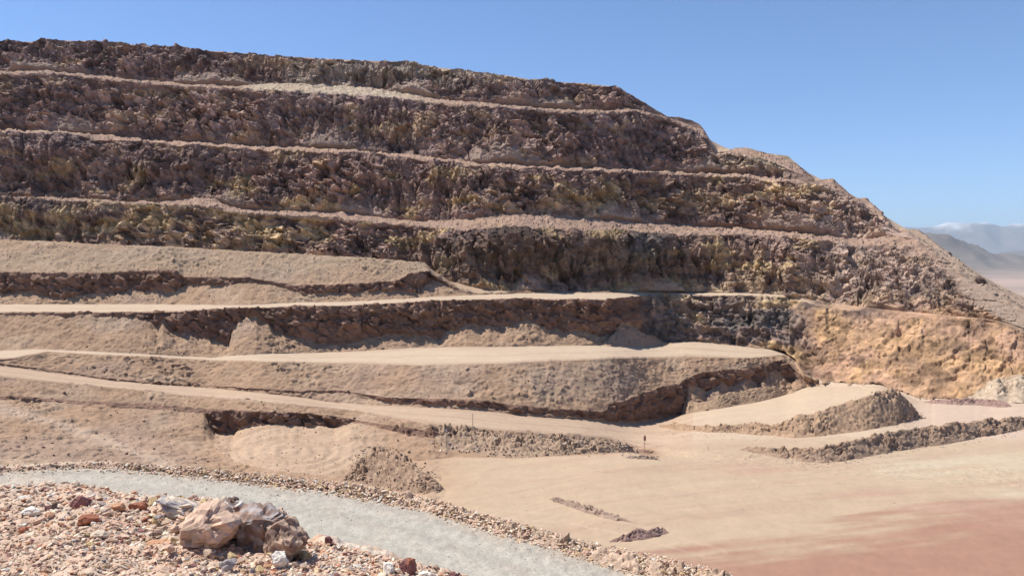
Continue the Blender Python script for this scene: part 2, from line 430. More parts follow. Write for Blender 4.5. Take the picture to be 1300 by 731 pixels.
X, Y, Z = P[..., 0], P[..., 1], P[..., 2]
bell = np.sin(np.pi * np.clip(Fr, 0, 1)) ** .5
rightwall = sm(800, 830, UU) * ((Bn == 'dirt_slope_high') & (Kd == 'cut'))[:, None]
midwall = (((Bn == 'dirt_bank') | (Bn == 'haul_road_upper'))[:, None] & (UU > 600)) * sm(1005, 1050, UU)
rock = np.maximum(np.maximum((Kd == 'rock').astype(float)[:, None] * np.ones((1, K)), rightwall), midwall)
scree = sm(0, 26, UU - np.interp(VV, [285, 300, 345, 376, 400, 420], [1128, 1150, 1195, 1212, 1240, 1285])) * (VV < 425) * (UU > 1100)
rock_a = rock * np.maximum((.30 + .70 * bell)[:, None], midwall * .8) * sm(4, 26, Th)
flatR = np.clip(sm(815, 850, UU) * np.isin(Bn, ['pit_floor', 'dirt_slope_low'])[:, None] + sm(1030, 1060, UU) * (Bn == 'dirt_slope_mid')[:, None], 0, 1)
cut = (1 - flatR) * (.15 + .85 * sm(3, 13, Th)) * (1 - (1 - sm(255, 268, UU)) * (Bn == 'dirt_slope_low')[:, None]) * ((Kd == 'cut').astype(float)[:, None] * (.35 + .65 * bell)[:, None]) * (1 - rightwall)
dirt = (1 - .8 * flatR) * ((Kd == 'dirt') | (Kd == 'cut')).astype(float)[:, None] * np.ones((1, K))
flat = (Kd == 'flat').astype(float)[:, None] * np.ones((1, K))
disp = np.zeros((NR, K))
rr = np.where((rock.max(1) > 0) | (Kd == 'cut') | (Kd == 'dirt') | (Kd == 'flat') | (Kd == 'cutfloor'))[0]
x, y, z = X[rr], Y[rr], Z[rr]
big = fbm(x / 16, y / 16, z / 30, 2, 31)
rib = fbm(x / 6 + .5 * z / 6, y / 6, z / 13, 2, 35)
bil = 1 - 2.2 * np.abs(noise(x / 4.2, y / 4.2, z / 3.2, 41))
c1, i1 = cells(x / 2.1 + .3 * big, y / 2.1, z / 1.6, 51)
c2, i2 = cells(x / 1.05, y / 1.05, z / .85, 53)
fine = noise(x / .7, y / .7, z / .6, 61)
med = fbm(x / 2.2, y / 2.2, z / 2.2, 2, 71)
blocky = sm(-.35, .35, noise(x / 22, y / 22, z / 12, 77))          # some stretches break into blocks, others stay smooth
face = ((Kd == 'rock').astype(float)[:, None] * np.ones((1, K)))
tal_h = sm(-.15, .75, fbm(UU / 120 + 3.1 * (np.searchsorted(np.unique(Bn), Bn))[:, None], UU * 0, UU * 0 + .3, 3, 91)) * .62
tal = np.clip((tal_h - Fr[:, None]) / .45, 0, 1) * face * (1 - sR)
wear = sm(.68, 1.0, Fr)[:, None] * sm(-.3, .5, fbm(UU / 26 + 5.7 * (np.searchsorted(np.unique(Bn), Bn))[:, None], UU * 0, UU * 0 + .7, 3, 93)) * face
wq = x - 1.1 * z + 1.1 * med + .5 * fine
flute = 1 - 2.4 * np.abs(noise(wq / 2.6, y / 14, z / 9, 95)) + .7 * (1 - 2.4 * np.abs(noise(wq / 1.1 + 3, y / 9, z / 5, 97)))
yw = (rightwall * sm(1000, 1060, UU))[rr]
fi = (np.searchsorted(np.unique(Bn), Bn))[:, None]
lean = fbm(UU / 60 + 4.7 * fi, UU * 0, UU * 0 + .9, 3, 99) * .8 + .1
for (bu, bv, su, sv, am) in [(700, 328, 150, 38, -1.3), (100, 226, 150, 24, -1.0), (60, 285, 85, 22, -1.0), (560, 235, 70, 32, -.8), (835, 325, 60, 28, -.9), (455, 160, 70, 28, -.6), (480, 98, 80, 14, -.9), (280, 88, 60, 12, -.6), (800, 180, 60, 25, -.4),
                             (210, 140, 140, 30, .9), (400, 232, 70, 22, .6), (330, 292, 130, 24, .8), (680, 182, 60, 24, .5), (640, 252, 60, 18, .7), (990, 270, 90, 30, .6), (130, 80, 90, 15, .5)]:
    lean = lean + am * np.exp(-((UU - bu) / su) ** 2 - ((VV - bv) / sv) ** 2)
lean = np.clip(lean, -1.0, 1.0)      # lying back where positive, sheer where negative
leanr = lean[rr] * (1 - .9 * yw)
def ridged(a, b, c, sd):
    return 1 - 2.3 * np.abs(noise(a, b, c, sd))
wx, wz = x + .8 * med, z + .6 * noise(x / 3, y / 3, z / 3, 73)
crag = .95 * ridged(wx / 5.2, y / 5.2, wz / 6.5, 161) + .6 * ridged(wx / 2.5, y / 2.5, wz / 2.9, 162) + .36 * ridged(wx / 1.25, y / 1.25, wz / 1.2, 163) + .2 * ridged(wx / .62, y / .62, wz / .6, 164)
crack = 1.0 * ridged((x + .15 * z) / 3.1, y / 4, z / 15, 165) + .5 * ridged((x - .1 * z) / 1.3, y / 2, z / 7, 166) + .25 * crag
strat = noise(x / 26 + .02 * z, y / 26, (z + .8 * med) / 1.5, 167) + .6 * noise(x / 14, y / 14, z / .7, 168)
lb = sm(-.3, .5, leanr)
tz = z + .25 * x                                        # joints and beds dip a little
f1, j1 = facets(wx / 5.5, y / 5.5, tz / 4.2, 181)
f2, j2 = facets(wx / 2.4 + .2 * f1, y / 2.4, tz / 1.9, 182)
f3, j3 = facets(wx / 1.1 + .2 * f2, y / 1.1, tz / .9, 183)
v1, k1 = facets((x + .2 * z) / 3.2, y / 3.2, z / 11, 184)
v2, k2 = facets((x + .1 * z) / 1.3, y / 1.3, z / 4.5, 185)
d_rock = 1.8 * big + lb * (1.25 * f1 + 1.05 * f2 + .62 * f3 + .3 * crag) + (1 - lb) * (1.35 * v1 + .8 * v2 + .3 * f3 + .2 * crag) + .4 * strat + .1 * fine
d_rock = d_rock * (1 - .35 * yw) + leanr * face[rr] * (.5 - Fr[rr][:, None]) * 6.8
d_rock = d_rock * (1 - .8 * tal[rr]) + 2.4 * tal[rr] ** 1.3 + .25 * tal[rr] * med - 1.5 * wear[rr] ** 1.5
d_rock = d_rock * (1 - .5 * yw) + yw * .42 * flute
d_cut = .5 * rib + .2 * crag + .9 * f2 + .6 * f3 + .12 * fine
d_dirt = .34 * big + .22 * med + (.06 + .34 * sm(.0, .8, big + .6 * med)) * (.5 * (.5 - c2) + .9 * f3) + .12 * ridged(wx / .9, y / .9, wz / .9, 169) + .06 * fine
d_flat = .35 * med + .3 * f2 * sm(.1, .6, big) + .2 * f3
disp[rr] = rock_a[rr] * d_rock * (1 - .85 * scree[rr]) + cut[rr] * d_cut * (1 - rock[rr]) + (dirt[rr] * (1 - rock[rr]) * (1 - cut[rr])) * d_dirt * np.minimum(1, .35 + bell[rr, None]) + flat[rr] * d_flat
# road and floor: shallow ruts and swells
rq = np.where((Kd == 'road') | (Kd == 'floor') | (Kd == 'cutfloor'))[0]
disp[rq] += .03 * fbm(X[rq] / 5, Y[rq] / 3, Z[rq], 2, 81) + .025 * noise(X[rq] / .6, Y[rq] / .6, Z[rq], 83)
rl = np.where(np.isin(Bn, ['pit_floor', 'dirt_slope_low']) & ((Kd == 'cutfloor') | (Kd == 'floor') | (Kd == 'hid')))[0]
inpit = ((Kd[rl] == 'cutfloor')[:, None]) * sm(280, 300, UU[rl]) * (1 - sm(432, 452, UU[rl]))
lw = (1 - sm(540, 580, UU[rl])) * (1 - .75 * inpit)
xl, yl, zl = X[rl], Y[rl], Z[rl]
cl2, il2 = cells(xl / .9, yl / .9, zl / .9, 85)
disp[rl] += lw * (.22 * fbm(xl / 5, yl / 5, zl, 2, 86) + .34 * (il2 - .5) * sm(-.3, .4, noise(xl / 6, yl / 6, zl, 87)) + .12 * noise(xl / .8, yl / .8, zl, 88) + .08 * ridged(xl / 1.6, yl / 1.6, zl / 1.6, 89))
# rings left by the loader on the floor of the borrow pit
ring = np.hypot((UU[rl] - 372) / 95.0, (VV[rl] - 572) / 34.0)
disp[rl] += inpit * (.10 * fbm(xl / 2.5, yl / 2.5, zl, 3, 94) + .10 * np.clip(noise(xl / 5, yl / 5, zl, 96), 0, 1) * (il2 - .5))
disp[rl] += .09 * inpit * np.sin(ring * 34 + 2.5 * noise(xl / 4, yl / 4, zl, 90))
BLK = np.zeros((NR, K)); BLK[rr] = (j2 - .5) * .7 + (j3 - .5) * .45 + (j1 - .5) * .3
rbm = np.where(Kd == 'road')[0]
ck, ik = cells(X[rbm] / .9, Y[rbm] / .9, Z[rbm], 191)
disp[rbm] += np.exp(-((Fr[rbm][:, None] - .06) / .05) ** 2) * (UU[rbm] < 900) * sm(3, 8, Th[rbm]) * (.10 + .35 * (.75 - ck) * sm(-.2, .3, noise(X[rbm] / 7, Y[rbm] / 7, Z[rbm], 192)))
P0 = P.copy()
P = P + N0 * disp[..., None]

# ---- mineral colours
def mixc(a, b, t): return a + (np.asarray(b) - a) * t[..., None]
def vec(c): return np.array(c, float)
X, Y, Z = P0[..., 0], P0[..., 1], P0[..., 2]
col = np.zeros((NR, K, 3))
DUST = vec((.42, .31, .225))
col[:] = vec((.345, .25, .185))
n_a = fbm(X / 24, Y / 24, Z / 10, 3, 101)
n_b = fbm(X / 9 + 40, Y / 9, Z / 4, 3, 111)
n_c = noise(X / 2.2, Y / 2.2, Z / 1.6, 121)
# rock faces
rc = np.zeros((NR, K, 3)); rc[:] = vec((.225, .145, .115))
rc = mixc(rc, vec((.265, .18, .14)), sm(.1, .7, n_a))                           # pinkish grey
rc = mixc(rc, vec((.235, .165, .145)), (1 - sm(175, 215, VV)) * sm(-.5, .3, n_a) * .6)
rc = mixc(rc, vec((.385, .27, .145)), sm(.15, .6, n_b) * (.45 + .5 * sm(190, 240, VV)))                    # ochre
rc = mixc(rc, vec((.12, .085, .075)), sm(.05, .6, -n_b) * .8)                     # dark
ochreband = np.exp(-((VV - 285) / 26) ** 2) * (UU < 420) + 0.55 * np.exp(-((VV - 255) / 20) ** 2) * sm(580, 640, UU) * (1 - sm(1000, 1080, UU)) + np.exp(-((VV - 370) / 22) ** 2) * sm(760, 800, UU) * .7
rc = mixc(rc, vec((.41, .30, .165)), np.clip(ochreband * sm(-.55, .2, n_b + .4 * n_c), 0, 1) * .9)
olive = np.exp(-((VV - 330) / 30) ** 2 - ((UU - 720) / 210) ** 2)
rc = mixc(rc, vec((.185, .13, .085)), np.clip(olive, 0, 1) * .7)
grey = np.exp(-((VV - 412) / 34) ** 2) * sm(780, 830, UU) * (1 - sm(1000, 1050, UU))
rc = mixc(rc, vec((.135, .115, .10)), np.clip(grey * sm(.5, -.3, n_b), 0, 1) * .85)
blue = np.exp(-((VV - 318) / 16) ** 2 - ((UU - 815) / 30) ** 2)
rc = mixc(rc, vec((.13, .14, .14)), np.clip(blue, 0, 1) * .7)
yel = sm(975, 1085, UU + 40 * n_b) * sm(368, 415, VV + 14 * n_b)
rc = mixc(rc, vec((.40, .245, .132)), np.clip(yel * (.75 + .4 * n_b), 0, 1))
rc = mixc(rc, vec((.335, .205, .14)), np.clip(yel * sm(-.1, .5, n_a + .6 * fbm((X - 1.1 * Z) / 2.4 + .5 * n_b, Y / 14, Z / 9, 3, 125)), 0, 1) * .8)
brn = sm(1000, 1070, UU) * (1 - sm(365, 395, VV)) * sm(200, 260, VV)
rc = mixc(rc, vec((.315, .225, .175)), np.clip(brn, 0, 1) * .75)
pale = np.exp(-((VV - 205) / 16) ** 2) * sm(880, 930, UU) * (1 - sm(1000, 1040, UU)) + np.exp(-((VV - 90) / 18) ** 2) * sm(340, 380, UU) * (1 - sm(620, 760, UU))
rc = mixc(rc, vec((.36, .29, .215)), np.clip(pale, 0, 1) * .65)
rc = mixc(rc, rc * 1.25 + vec((.05, .032, .018)), sm(.15, .8, lean) * .75)  # paler fresh rubble where lying back, lightened to paint in more sunlit contrast
rc = mixc(rc, rc * .72, sm(.1, .9, -lean) * (1 - sm(1000, 1060, UU)) * .8)  # weathered sheer faces, darkened to paint in deeper shade
rc = mixc(rc, vec((.325, .235, .18)), np.clip(tal * 1.3, 0, 1) * .85)
rc *= (1 + .25 * n_c + .9 * BLK * (1 - np.clip(tal, 0, 1)))[..., None]
dark_r = sm(1200, 1230, UU) * (VV < 470)
# dirt slopes
dc = np.zeros((NR, K, 3)); dc[:] = vec((.33, .215, .138))
dc = mixc(dc, vec((.29, .205, .155)), sm(0, .6, n_a) * .6)
dc = mixc(dc, vec((.375, .275, .19)), sm(0, .6, n_b) * .5)
dc = mixc(dc, vec((.30, .225, .155)), np.exp(-((VV - 330) / 22) ** 2) * (UU < 560) * .55)
dc *= (1 + .16 * n_c + .25 * BLK * sm(-.1, .6, n_a))[..., None]
cc = np.zeros((NR, K, 3)); cc[:] = vec((.215, .13, .092)); cc *= (1 + .25 * n_c + .25 * n_b)[..., None]  # cut faces: dirt colour lowered so their shade is painted darker
# roads
rd = np.zeros((NR, K, 3)); rd[:] = vec((.455, .345, .245))
rd = mixc(rd, vec((.41, .30, .215)), sm(-.2, .5, fbm(X / 14, Y / 2.2, Z, 3, 131)) * .55)
frr = Fr[:, None] + .05 * noise(UU / 60, UU * 0, UU * 0 + .4, 133) + .02 * noise(UU / 17, UU * 0, UU * 0 + .8, 134)
rutm = sum(np.exp(-((frr - c_) / .035) ** 2) for c_ in (.24, .38, .58, .74))
rd = mixc(rd, vec((.52, .41, .30)), np.clip(rutm * (.6 + .6 * noise(X / 7, Y / 7, Z, 135)), 0, 1) * .55)
rd = mixc(rd, vec((.345, .245, .175)), np.clip(np.exp(-((frr - .48) / .06) ** 2) * .5 + sm(.16, .02, frr) + sm(.88, 1.0, frr), 0, 1) * np.clip(.6 + .7 * noise(X / 3, Y / 3, Z, 136), 0, 1) * .75)
low = (Bn == 'haul_road_lower')[:, None] & (UU < 880)
rd = np.where(low[..., None], rd * vec((.93, .88, .86)), rd)
# pit floor: sand with red and pale stretches, streaked by traffic
sa = X * .96 + Y * .26; sb = -X * .26 + Y * .96
st1 = fbm(sa / 30, sb / 4.5, X * 0, 4, 141); st2 = fbm(sa / 12, sb / 1.6, X * 0 + 3, 3, 151)
fl = np.zeros((NR, K, 3)); fl[:] = vec((.415, .308, .208))
fl = mixc(fl, vec((.39, .27, .19)), sm(-.1, .55, st1 + .3 * st2) * .7)
bl1 = fbm(sa / 16, sb / 9, X * 0 + 7, 4, 157)
redm = sm(-.4, .6, (VV - (702 - (UU - 850) * .16)) / 45 + .5 * st1 + .45 * st2 + .55 * bl1)
fl = mixc(fl, vec((.305, .165, .115)), np.clip(redm, 0, 1) * .9)
redm2 = np.exp(-((VV - (596 + (UU - 950) * .18)) / 14) ** 2) * sm(880, 960, UU) * sm(-.4, .3, st1)
fl = mixc(fl, vec((.40, .25, .185)), np.clip(redm2, 0, 1) * .6)
pal = np.exp(-((VV - 590) / 18) ** 2) * sm(1060, 1160, UU) + np.exp(-((VV - 626) / 6) ** 2 - ((UU - 1290) / 40) ** 2)
fl = mixc(fl, vec((.47, .385, .275)), np.clip(pal * (.8 + st2), 0, 1) * .8)
def tyre_paths(paths, c, tone, amt):
    """pairs of wheel tracks pressed into the ground: returns the new colour, deepens the ground"""
    for pts in paths:
        q = np.array(pts, float)
        uu = np.linspace(q[0, 0], q[-1, 0], 60); vv = np.interp(uu, q[:, 0], q[:, 1])
        sxy = ray(uu, vv); Dp = ZF / sxy[1]; xp = sxy[0] * Dp
        band = np.where((Kd == 'floor') | (Kd == 'hid') | (Kd == 'road') | (Kd == 'cutfloor'))[0]
        band = band[Bn[band] != 'terrace_4']
        xs, ys = X[band], Y[band]
        best = np.full(xs.shape, 99.0)
        for i in range(len(uu) - 1):
            ax, ay, bx_, by_ = xp[i], Dp[i], xp[i + 1], Dp[i + 1]
            l2 = (bx_ - ax) ** 2 + (by_ - ay) ** 2
            t = np.clip(((xs - ax) * (bx_ - ax) + (ys - ay) * (by_ - ay)) / l2, 0, 1)
            best = np.minimum(best, np.hypot(xs - ax - t * (bx_ - ax), ys - ay - t * (by_ - ay)))
        g = np.exp(-((best - 1.3) / .24) ** 2) * (.75 + .5 * noise(xs / 5, ys / 5, xs * 0, 171))
        g = np.clip(g, 0, 1)
        P[band, :, 2] -= .05 * g - .02 * np.exp(-((best - 2.0) / .25) ** 2)
        c[band] = mixc(c[band], vec(tone), g * amt)
    return c
PATHS = [[(520, 655), (620, 628), (760, 604), (900, 590), (1060, 582), (1200, 570)], [(600, 668), (720, 640), (880, 618), (1060, 606), (1320, 600)], [(690, 690), (860, 650), (1040, 632), (1340, 628)], [(640, 648), (720, 655), (800, 672), (900, 700)]]
fl = tyre_paths(PATHS[::2], fl, (.37, .255, .18), .4)
fl = tyre_paths(PATHS[1::2], fl, (.48, .365, .265), .35)
col = np.where((Kd == 'road')[:, None, None], rd, dc)
col = np.where(((Kd == 'floor') | (Kd == 'hid'))[:, None, None], fl, col)
lfd = (1 - sm(480, 640, UU)) * ((Kd == 'floor') | (Kd == 'hid'))[:, None]
col = mixc(col, dc * 1.06, lfd)
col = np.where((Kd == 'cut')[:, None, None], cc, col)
col = np.where((Kd == 'flat')[:, None, None], mixc(dc, vec((.33, .22, .165)), np.clip(.7 + .5 * n_b, 0, 1)), col)
pb3 = ((Bn == 'terrace_3') & (Kd == 'flat'))[:, None] * sm(300, 330, UU) * (1 - sm(470, 600, UU))
col = mixc(col, vec((.42, .335, .24)), np.clip(pb3 * (.9 + .4 * n_b), 0, 1))
pitin = (Kd == 'cutfloor')[:, None] * sm(1.15, .75, np.hypot((UU - 378) / 112, (VV - 570) / 40) + .12 * n_b)
col = mixc(col, vec((.425, .30, .205)), np.clip(pitin * (.8 + .5 * st2), 0, 1))
wfl = np.clip(((Kd == 'dirt') | (Kd == 'cut') | (Kd == 'cutfloor'))[:, None] * sm(540, 570, VV) * sm(820, 850, UU), 0, 1)
col = mixc(col, fl, wfl)
cream = ((Kd == 'road') & (Bn == 'haul_road_lower'))[:, None] * sm(870, 905, UU) * (1 - sm(538, 556, VV)) * (1 - sm(1120, 1190, UU))
col = mixc(col, vec((.47, .36, .25)), np.clip(cream, 0, 1) * .6)
pinkroad = ((Kd == 'road') & (Bn == 'haul_road_lower'))[:, None] * sm(1120, 1190, UU)
col = mixc(col, vec((.46, .345, .27)), np.clip(pinkroad, 0, 1) * .7)
col = mixc(col, fl, ((Kd == 'road') & (Bn == 'haul_road_lower'))[:, None] * sm(840, 900, UU) * sm(550, 566, VV))
# collapse zones at the right: everything between the wall foot and the floor is floor
col = np.where((((Kd == 'dirt') | (Kd == 'cut')) & (Bn == 'dirt_slope_mid'))[:, None, None] & (UU > 1040)[..., None], vec((.47, .36, .26)), col)
rk = rock.copy()
rk = np.clip(rk, 0, 1)
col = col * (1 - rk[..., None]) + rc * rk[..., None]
col = mixc(col, vec((.30, .22, .165)) * 1.0, scree * ((Kd != 'hid')[:, None]))
# grey-white spill at the right foot of the wall
spill = sm(0, 8, VV - np.interp(UU, [1225, 1240, 1270, 1300], [520, 492, 478, 474])) * sm(1228, 1242, UU) * (VV < 510) * (VV > 470)
col = mixc(col, vec((.46, .36, .26)), np.clip(spill, 0, 1) * .9)
# a worn track down the left slope
tr = np.interp(UU, [-100, 0, 60, 120, 180, 240], [500, 517, 534, 553, 578, 600])
track = np.exp(-((VV - tr) / 7) ** 2) * (UU < 230) * (VV > 500)
col = mixc(col, vec((.43, .32, .235)), np.clip(track, 0, 1) * .75)
col = np.clip(col, .02, .8)

NAMES = {
    'pit_floor': ('pit_floor', 'flat pit floor of pale sand streaked with red earth', 'pit floor', M_FLOOR),
    'dirt_slope_low': ('dirt_slope', 'brown dirt slope with a shallow borrow pit between lowest haul road and grey gravel road', 'dirt slope', M_DIRT),
    'haul_road_lower': ('haul_road', 'lowest pale dirt haul road running down onto the pit floor', 'haul road', M_ROAD),
    'dirt_slope_mid': ('dirt_slope', 'dirt slope with a dark undercut between lowest and middle haul roads', 'dirt slope', M_DIRT),
    'haul_road_middle': ('haul_road', 'middle pale dirt haul road ending at the grey rock wall', 'haul road', M_ROAD),
    'dirt_slope_high': ('dirt_slope', 'cut bank of shade-darkened earth and rock wall below the uppermost haul road', 'dirt slope', M_ROCK),
    'haul_road_upper': ('haul_road', 'uppermost narrow pale haul road at the foot of the terraced rock wall', 'haul road', M_ROAD),
    'dirt_bank': ('dirt_bank', 'long tan dirt bank with dark undercut above the uppermost haul road', 'dirt bank', M_DIRT),
    'terrace_1': ('rock_terrace', 'lowest rock terrace of the pit wall, ochre and dark olive face', 'rock terrace', M_ROCK),
    'terrace_2': ('rock_terrace', 'second rock terrace from the bottom of the pit wall', 'rock terrace', M_ROCK),
    'terrace_3': ('rock_terrace', 'third rock terrace from the bottom, dark maroon broken face', 'rock terrace', M_ROCK),
    'terrace_4': ('rock_terrace', 'topmost rock terrace along the skyline of the pit wall', 'rock terrace', M_ROCK),
}
order = []
for b in Bn:
    if b not in order: order.append(b)
for b in order:
    ids = np.where(Bn == b)[0]
    lo, hi = max(ids[0] - 1, 0), ids[-1] + 1
    nm, lab, cat, mat = NAMES[b]
    tag(grid_object(nm, P[lo:hi], col[lo:hi], mat, smooth=not b.startswith('terrace')), lab, cat, kind='structure')

def ground_at(u, v):
    """the visible spot of the hill that the eye meets at this place of the picture"""
    k = int(np.argmin(np.abs(U - u)))
    seq = VV[:, k]
    best = None
    for i in range(NR - 1):
        if (seq[i] - v) * (seq[i + 1] - v) <= 0 and seq[i] != seq[i + 1]:
            f = (v - seq[i]) / (seq[i + 1] - seq[i])
            p = P[i, k] * (1 - f) + P[i + 1, k] * f
            if best is None or p[1] < best[1]: best = p
    if best is None:
        i = int(np.argmin(np.abs(seq - v))); best = P[i, k]
    return Vector(best)

# ------------------------------------------------------------------ gravel road on its embankment, and the rubble slope under the camera
ZR = -10.0
Ug = np.concatenate([np.arange(-900, -60, 12.0), np.arange(-60, 1000, 1.6), np.arange(1000, 2100, 12.0)])
def on(cols, pts): p = np.array(pts, float); return np.interp(cols, p[:, 0], p[:, 1])
def xr(D): return ((Ug - W / 2) / F) * D
gv = on(Ug, [(-900, 606), (-150, 601), (0, 598), (103, 593), (206, 598.5), (309, 611), (430, 625), (533, 644), (636, 676), (739, 705), (808, 727), (870, 747), (930, 769), (1000, 797), (1200, 880), (2100, 1300)])
gD = ZR / ray(Ug, gv)[1]
gD = gD + .25 * fbm(Ug / 18, Ug * 0, Ug * 0, 3, 201)
foot = -4.0 + 0 * Ug
cr_v = on(Ug, [(-900, 640), (-100, 622), (0, 616), (60, 613), (103, 612), (151, 624), (185, 632), (225, 631), (290, 638), (325, 650), (350, 664), (378, 689), (412, 689), (430, 694), (470, 704), (516, 714), (560, 724), (585, 731), (640, 744), (800, 790), (1000, 850), (2100, 1200)])
cr_v = cr_v + 1.5 * fbm(Ug / 12, Ug * 0 + 3, Ug * 0, 4, 203)
cr_D = on(Ug, [(-900, 22), (0, 18.5), (150, 17), (300, 14.5), (412, 13.5), (520, 12.8), (600, 12.2), (800, 10), (2100, 6)])
cr_z = ray(Ug, cr_v)[1] * cr_D
rf_D = cr_D + (cr_z - ZR) * 1.25                     # the rubble's far foot on the road
def seg(a, b, n):
    f = (np.arange(1, n + 1) / n)[:, None, None]
    return a[None] * (1 - f) + b[None] * f
def pt3(D, z): return np.stack([xr(D), D, z + 0 * D], -1)
ra = pt3(np.minimum(rf_D - 2.5, gD - 3), ZR - .02 + 0 * Ug); rb = pt3(gD, ZR + 0 * Ug); rc_ = pt3(gD + 1.6, ZR - .1 + 0 * Ug); rd_ = pt3(gD + 24, ZR - 16 + 0 * Ug)
G = np.concatenate([ra[None], seg(ra, rb, 130), seg(rb, rc_, 6), seg(rc_, rd_, 10)], 0)
Xg, Yg = G[..., 0], G[..., 1]
acr = (gD[None] - Yg)                                 # distance in from the far edge
G[..., 2] += .035 * fbm(Xg / 2.5, Yg / 2.5, Xg * 0, 3, 211) + .03 * fbm(Xg / .35, Yg / .35, Xg * 0, 2, 213) * (1 + 1.6 * np.exp(-np.clip(acr, 0, 9) / 1.0))
gcol = np.zeros(G.shape); gcol[:] = vec((.36, .328, .272))
ed = np.clip(np.exp(-np.clip(acr + .5, 0, 9) / .8) + .3 * noise(Xg / 1.1, Yg / 1.1, Xg * 0, 215), 0, 1)
rut = np.exp(-((acr - 2.0 - .2 * noise(Xg / 6, Yg / 6, 0 * Xg, 5)) / .45) ** 2) + np.exp(-((acr - 4.4 - .2 * noise(Xg / 6, Yg / 6, 0 * Xg, 6)) / .45) ** 2)
gcol = mixc(gcol, vec((.405, .37, .31)), np.clip(rut, 0, 1) * .7)
gcol = mixc(gcol, vec((.47, .34, .245)), np.clip(ed + (acr < -.4), 0, 1) * .9)
lf = sm(220, -60, np.broadcast_to(Ug, Xg.shape)) * sm(-.2, .5, noise(Xg / 2.5, Yg / 1.2, Xg * 0, 217) + .25)
gcol = mixc(gcol, vec((.44, .36, .28)), np.clip(lf, 0, 1) * .6)
mid = np.exp(-((acr - 3.2 - .3 * noise(Xg / 5, Yg / 5, 0 * Xg, 8)) / .5) ** 2) + np.exp(-((acr - .9) / .5) ** 2)
gcol = mixc(gcol, vec((.33, .295, .25)), np.clip(mid * (.7 + .6 * noise(Xg / 1.5, Yg / 1.5, 0 * Xg, 9)), 0, 1) * .55)
gcol *= (1 + .16 * noise(Xg / .5, Yg / .5, Xg * 0, 219))[..., None]
tag(grid_object('gravel_road', G, gcol, M_GRAVEL), 'light grey gravel road on an embankment above the pit floor', 'gravel road', kind='structure')

n0 = pt3(1.2 + 0 * Ug, -1.75 + 0 * Ug); n1 = pt3(np.minimum(6.5, cr_D * .55), -2.9 + 0 * Ug)
n2v = np.maximum(cr_v + 40, 735); n2D = np.minimum(9.6, cr_D - 1.5)
n2 = pt3(n2D, np.minimum(ray(Ug, n2v)[1] * n2D, -2.9))
n3 = pt3(cr_D, cr_z); n4 = pt3(rf_D * .999, ZR - .15 + 0 * Ug)
RB = np.concatenate([n0[None], seg(n0, n1, 14), seg(n1, n2, 20), seg(n2, n3, 130), seg(n3, n4, 50)], 0)
Xr, Yr, Zr = RB[..., 0], RB[..., 1], RB[..., 2]
q1, _ = cells(Xr / .7, Yr / .7, Zr / .5, 301); q2, _ = cells(Xr / .28, Yr / .28, Zr / .22, 303)
base_rb = RB.copy()
RB[..., 2] += .22 * fbm(Xr / 2.2, Yr / 2.2, Zr, 2, 305) * np.clip(1 - 0 * Xr, 0, 1) + .16 * (.5 - q1) + .10 * (.5 - q2) + .03 * noise(Xr / .12, Yr / .12, Zr, 307)
rbc = np.zeros(RB.shape); rbc[:] = vec((.50, .36, .262))
m1 = fbm(Xr / 1.6, Yr / 1.6, Zr, 3, 311); m2 = fbm(Xr / .8 + 9, Yr / .8, Zr, 3, 313)
rbc = mixc(rbc, vec((.46, .29, .21)), sm(.1, .6, m1)); rbc = mixc(rbc, vec((.57, .48, .38)), sm(.1, .6, m2) * .8)
tag(grid_object('rubble_slope', RB, rbc, M_RUBBLE), 'pinkish rubble slope in the foreground beside the grey gravel road', 'rubble slope', kind='structure')

# ground behind the viewer
bx, by = np.meshgrid(np.linspace(-120, 120, 40), np.linspace(-120, 1.3, 30))
bz = -1.75 - .0012 * bx ** 2 - .25 * sm(-30, -120, by) * 40 + .1 * noise(bx / 6, by / 6, bx * 0, 9)
tag(grid_object('hilltop_ground', np.stack([bx, by, np.maximum(bz, -24)], -1), np.tile(vec((.46, .34, .25)), (30, 40, 1)), M_RUBBLE), 'stony ground of the viewpoint hill behind the rubble slope', 'ground', kind='structure')

def rubble_at(u, v):
    k = int(np.argmin(np.abs(Ug - u)))
    lo, hi = 15, 35 + 130
    seqv = H / 2 - F * np.tan(np.arctan2(RB[lo:hi, k, 2], RB[lo:hi, k, 1]) - TH)
    i = int(np.argmin(np.abs(seqv - v)))
    return Vector(RB[lo + i, k])
def gravel_at(u, v):
    k = int(np.argmin(np.abs(Ug - u)))
    d = ZR / ray(u, v)[1]
    i = int(np.argmin(np.abs(G[:, k, 1] - d)))
    return Vector(G[i, k])

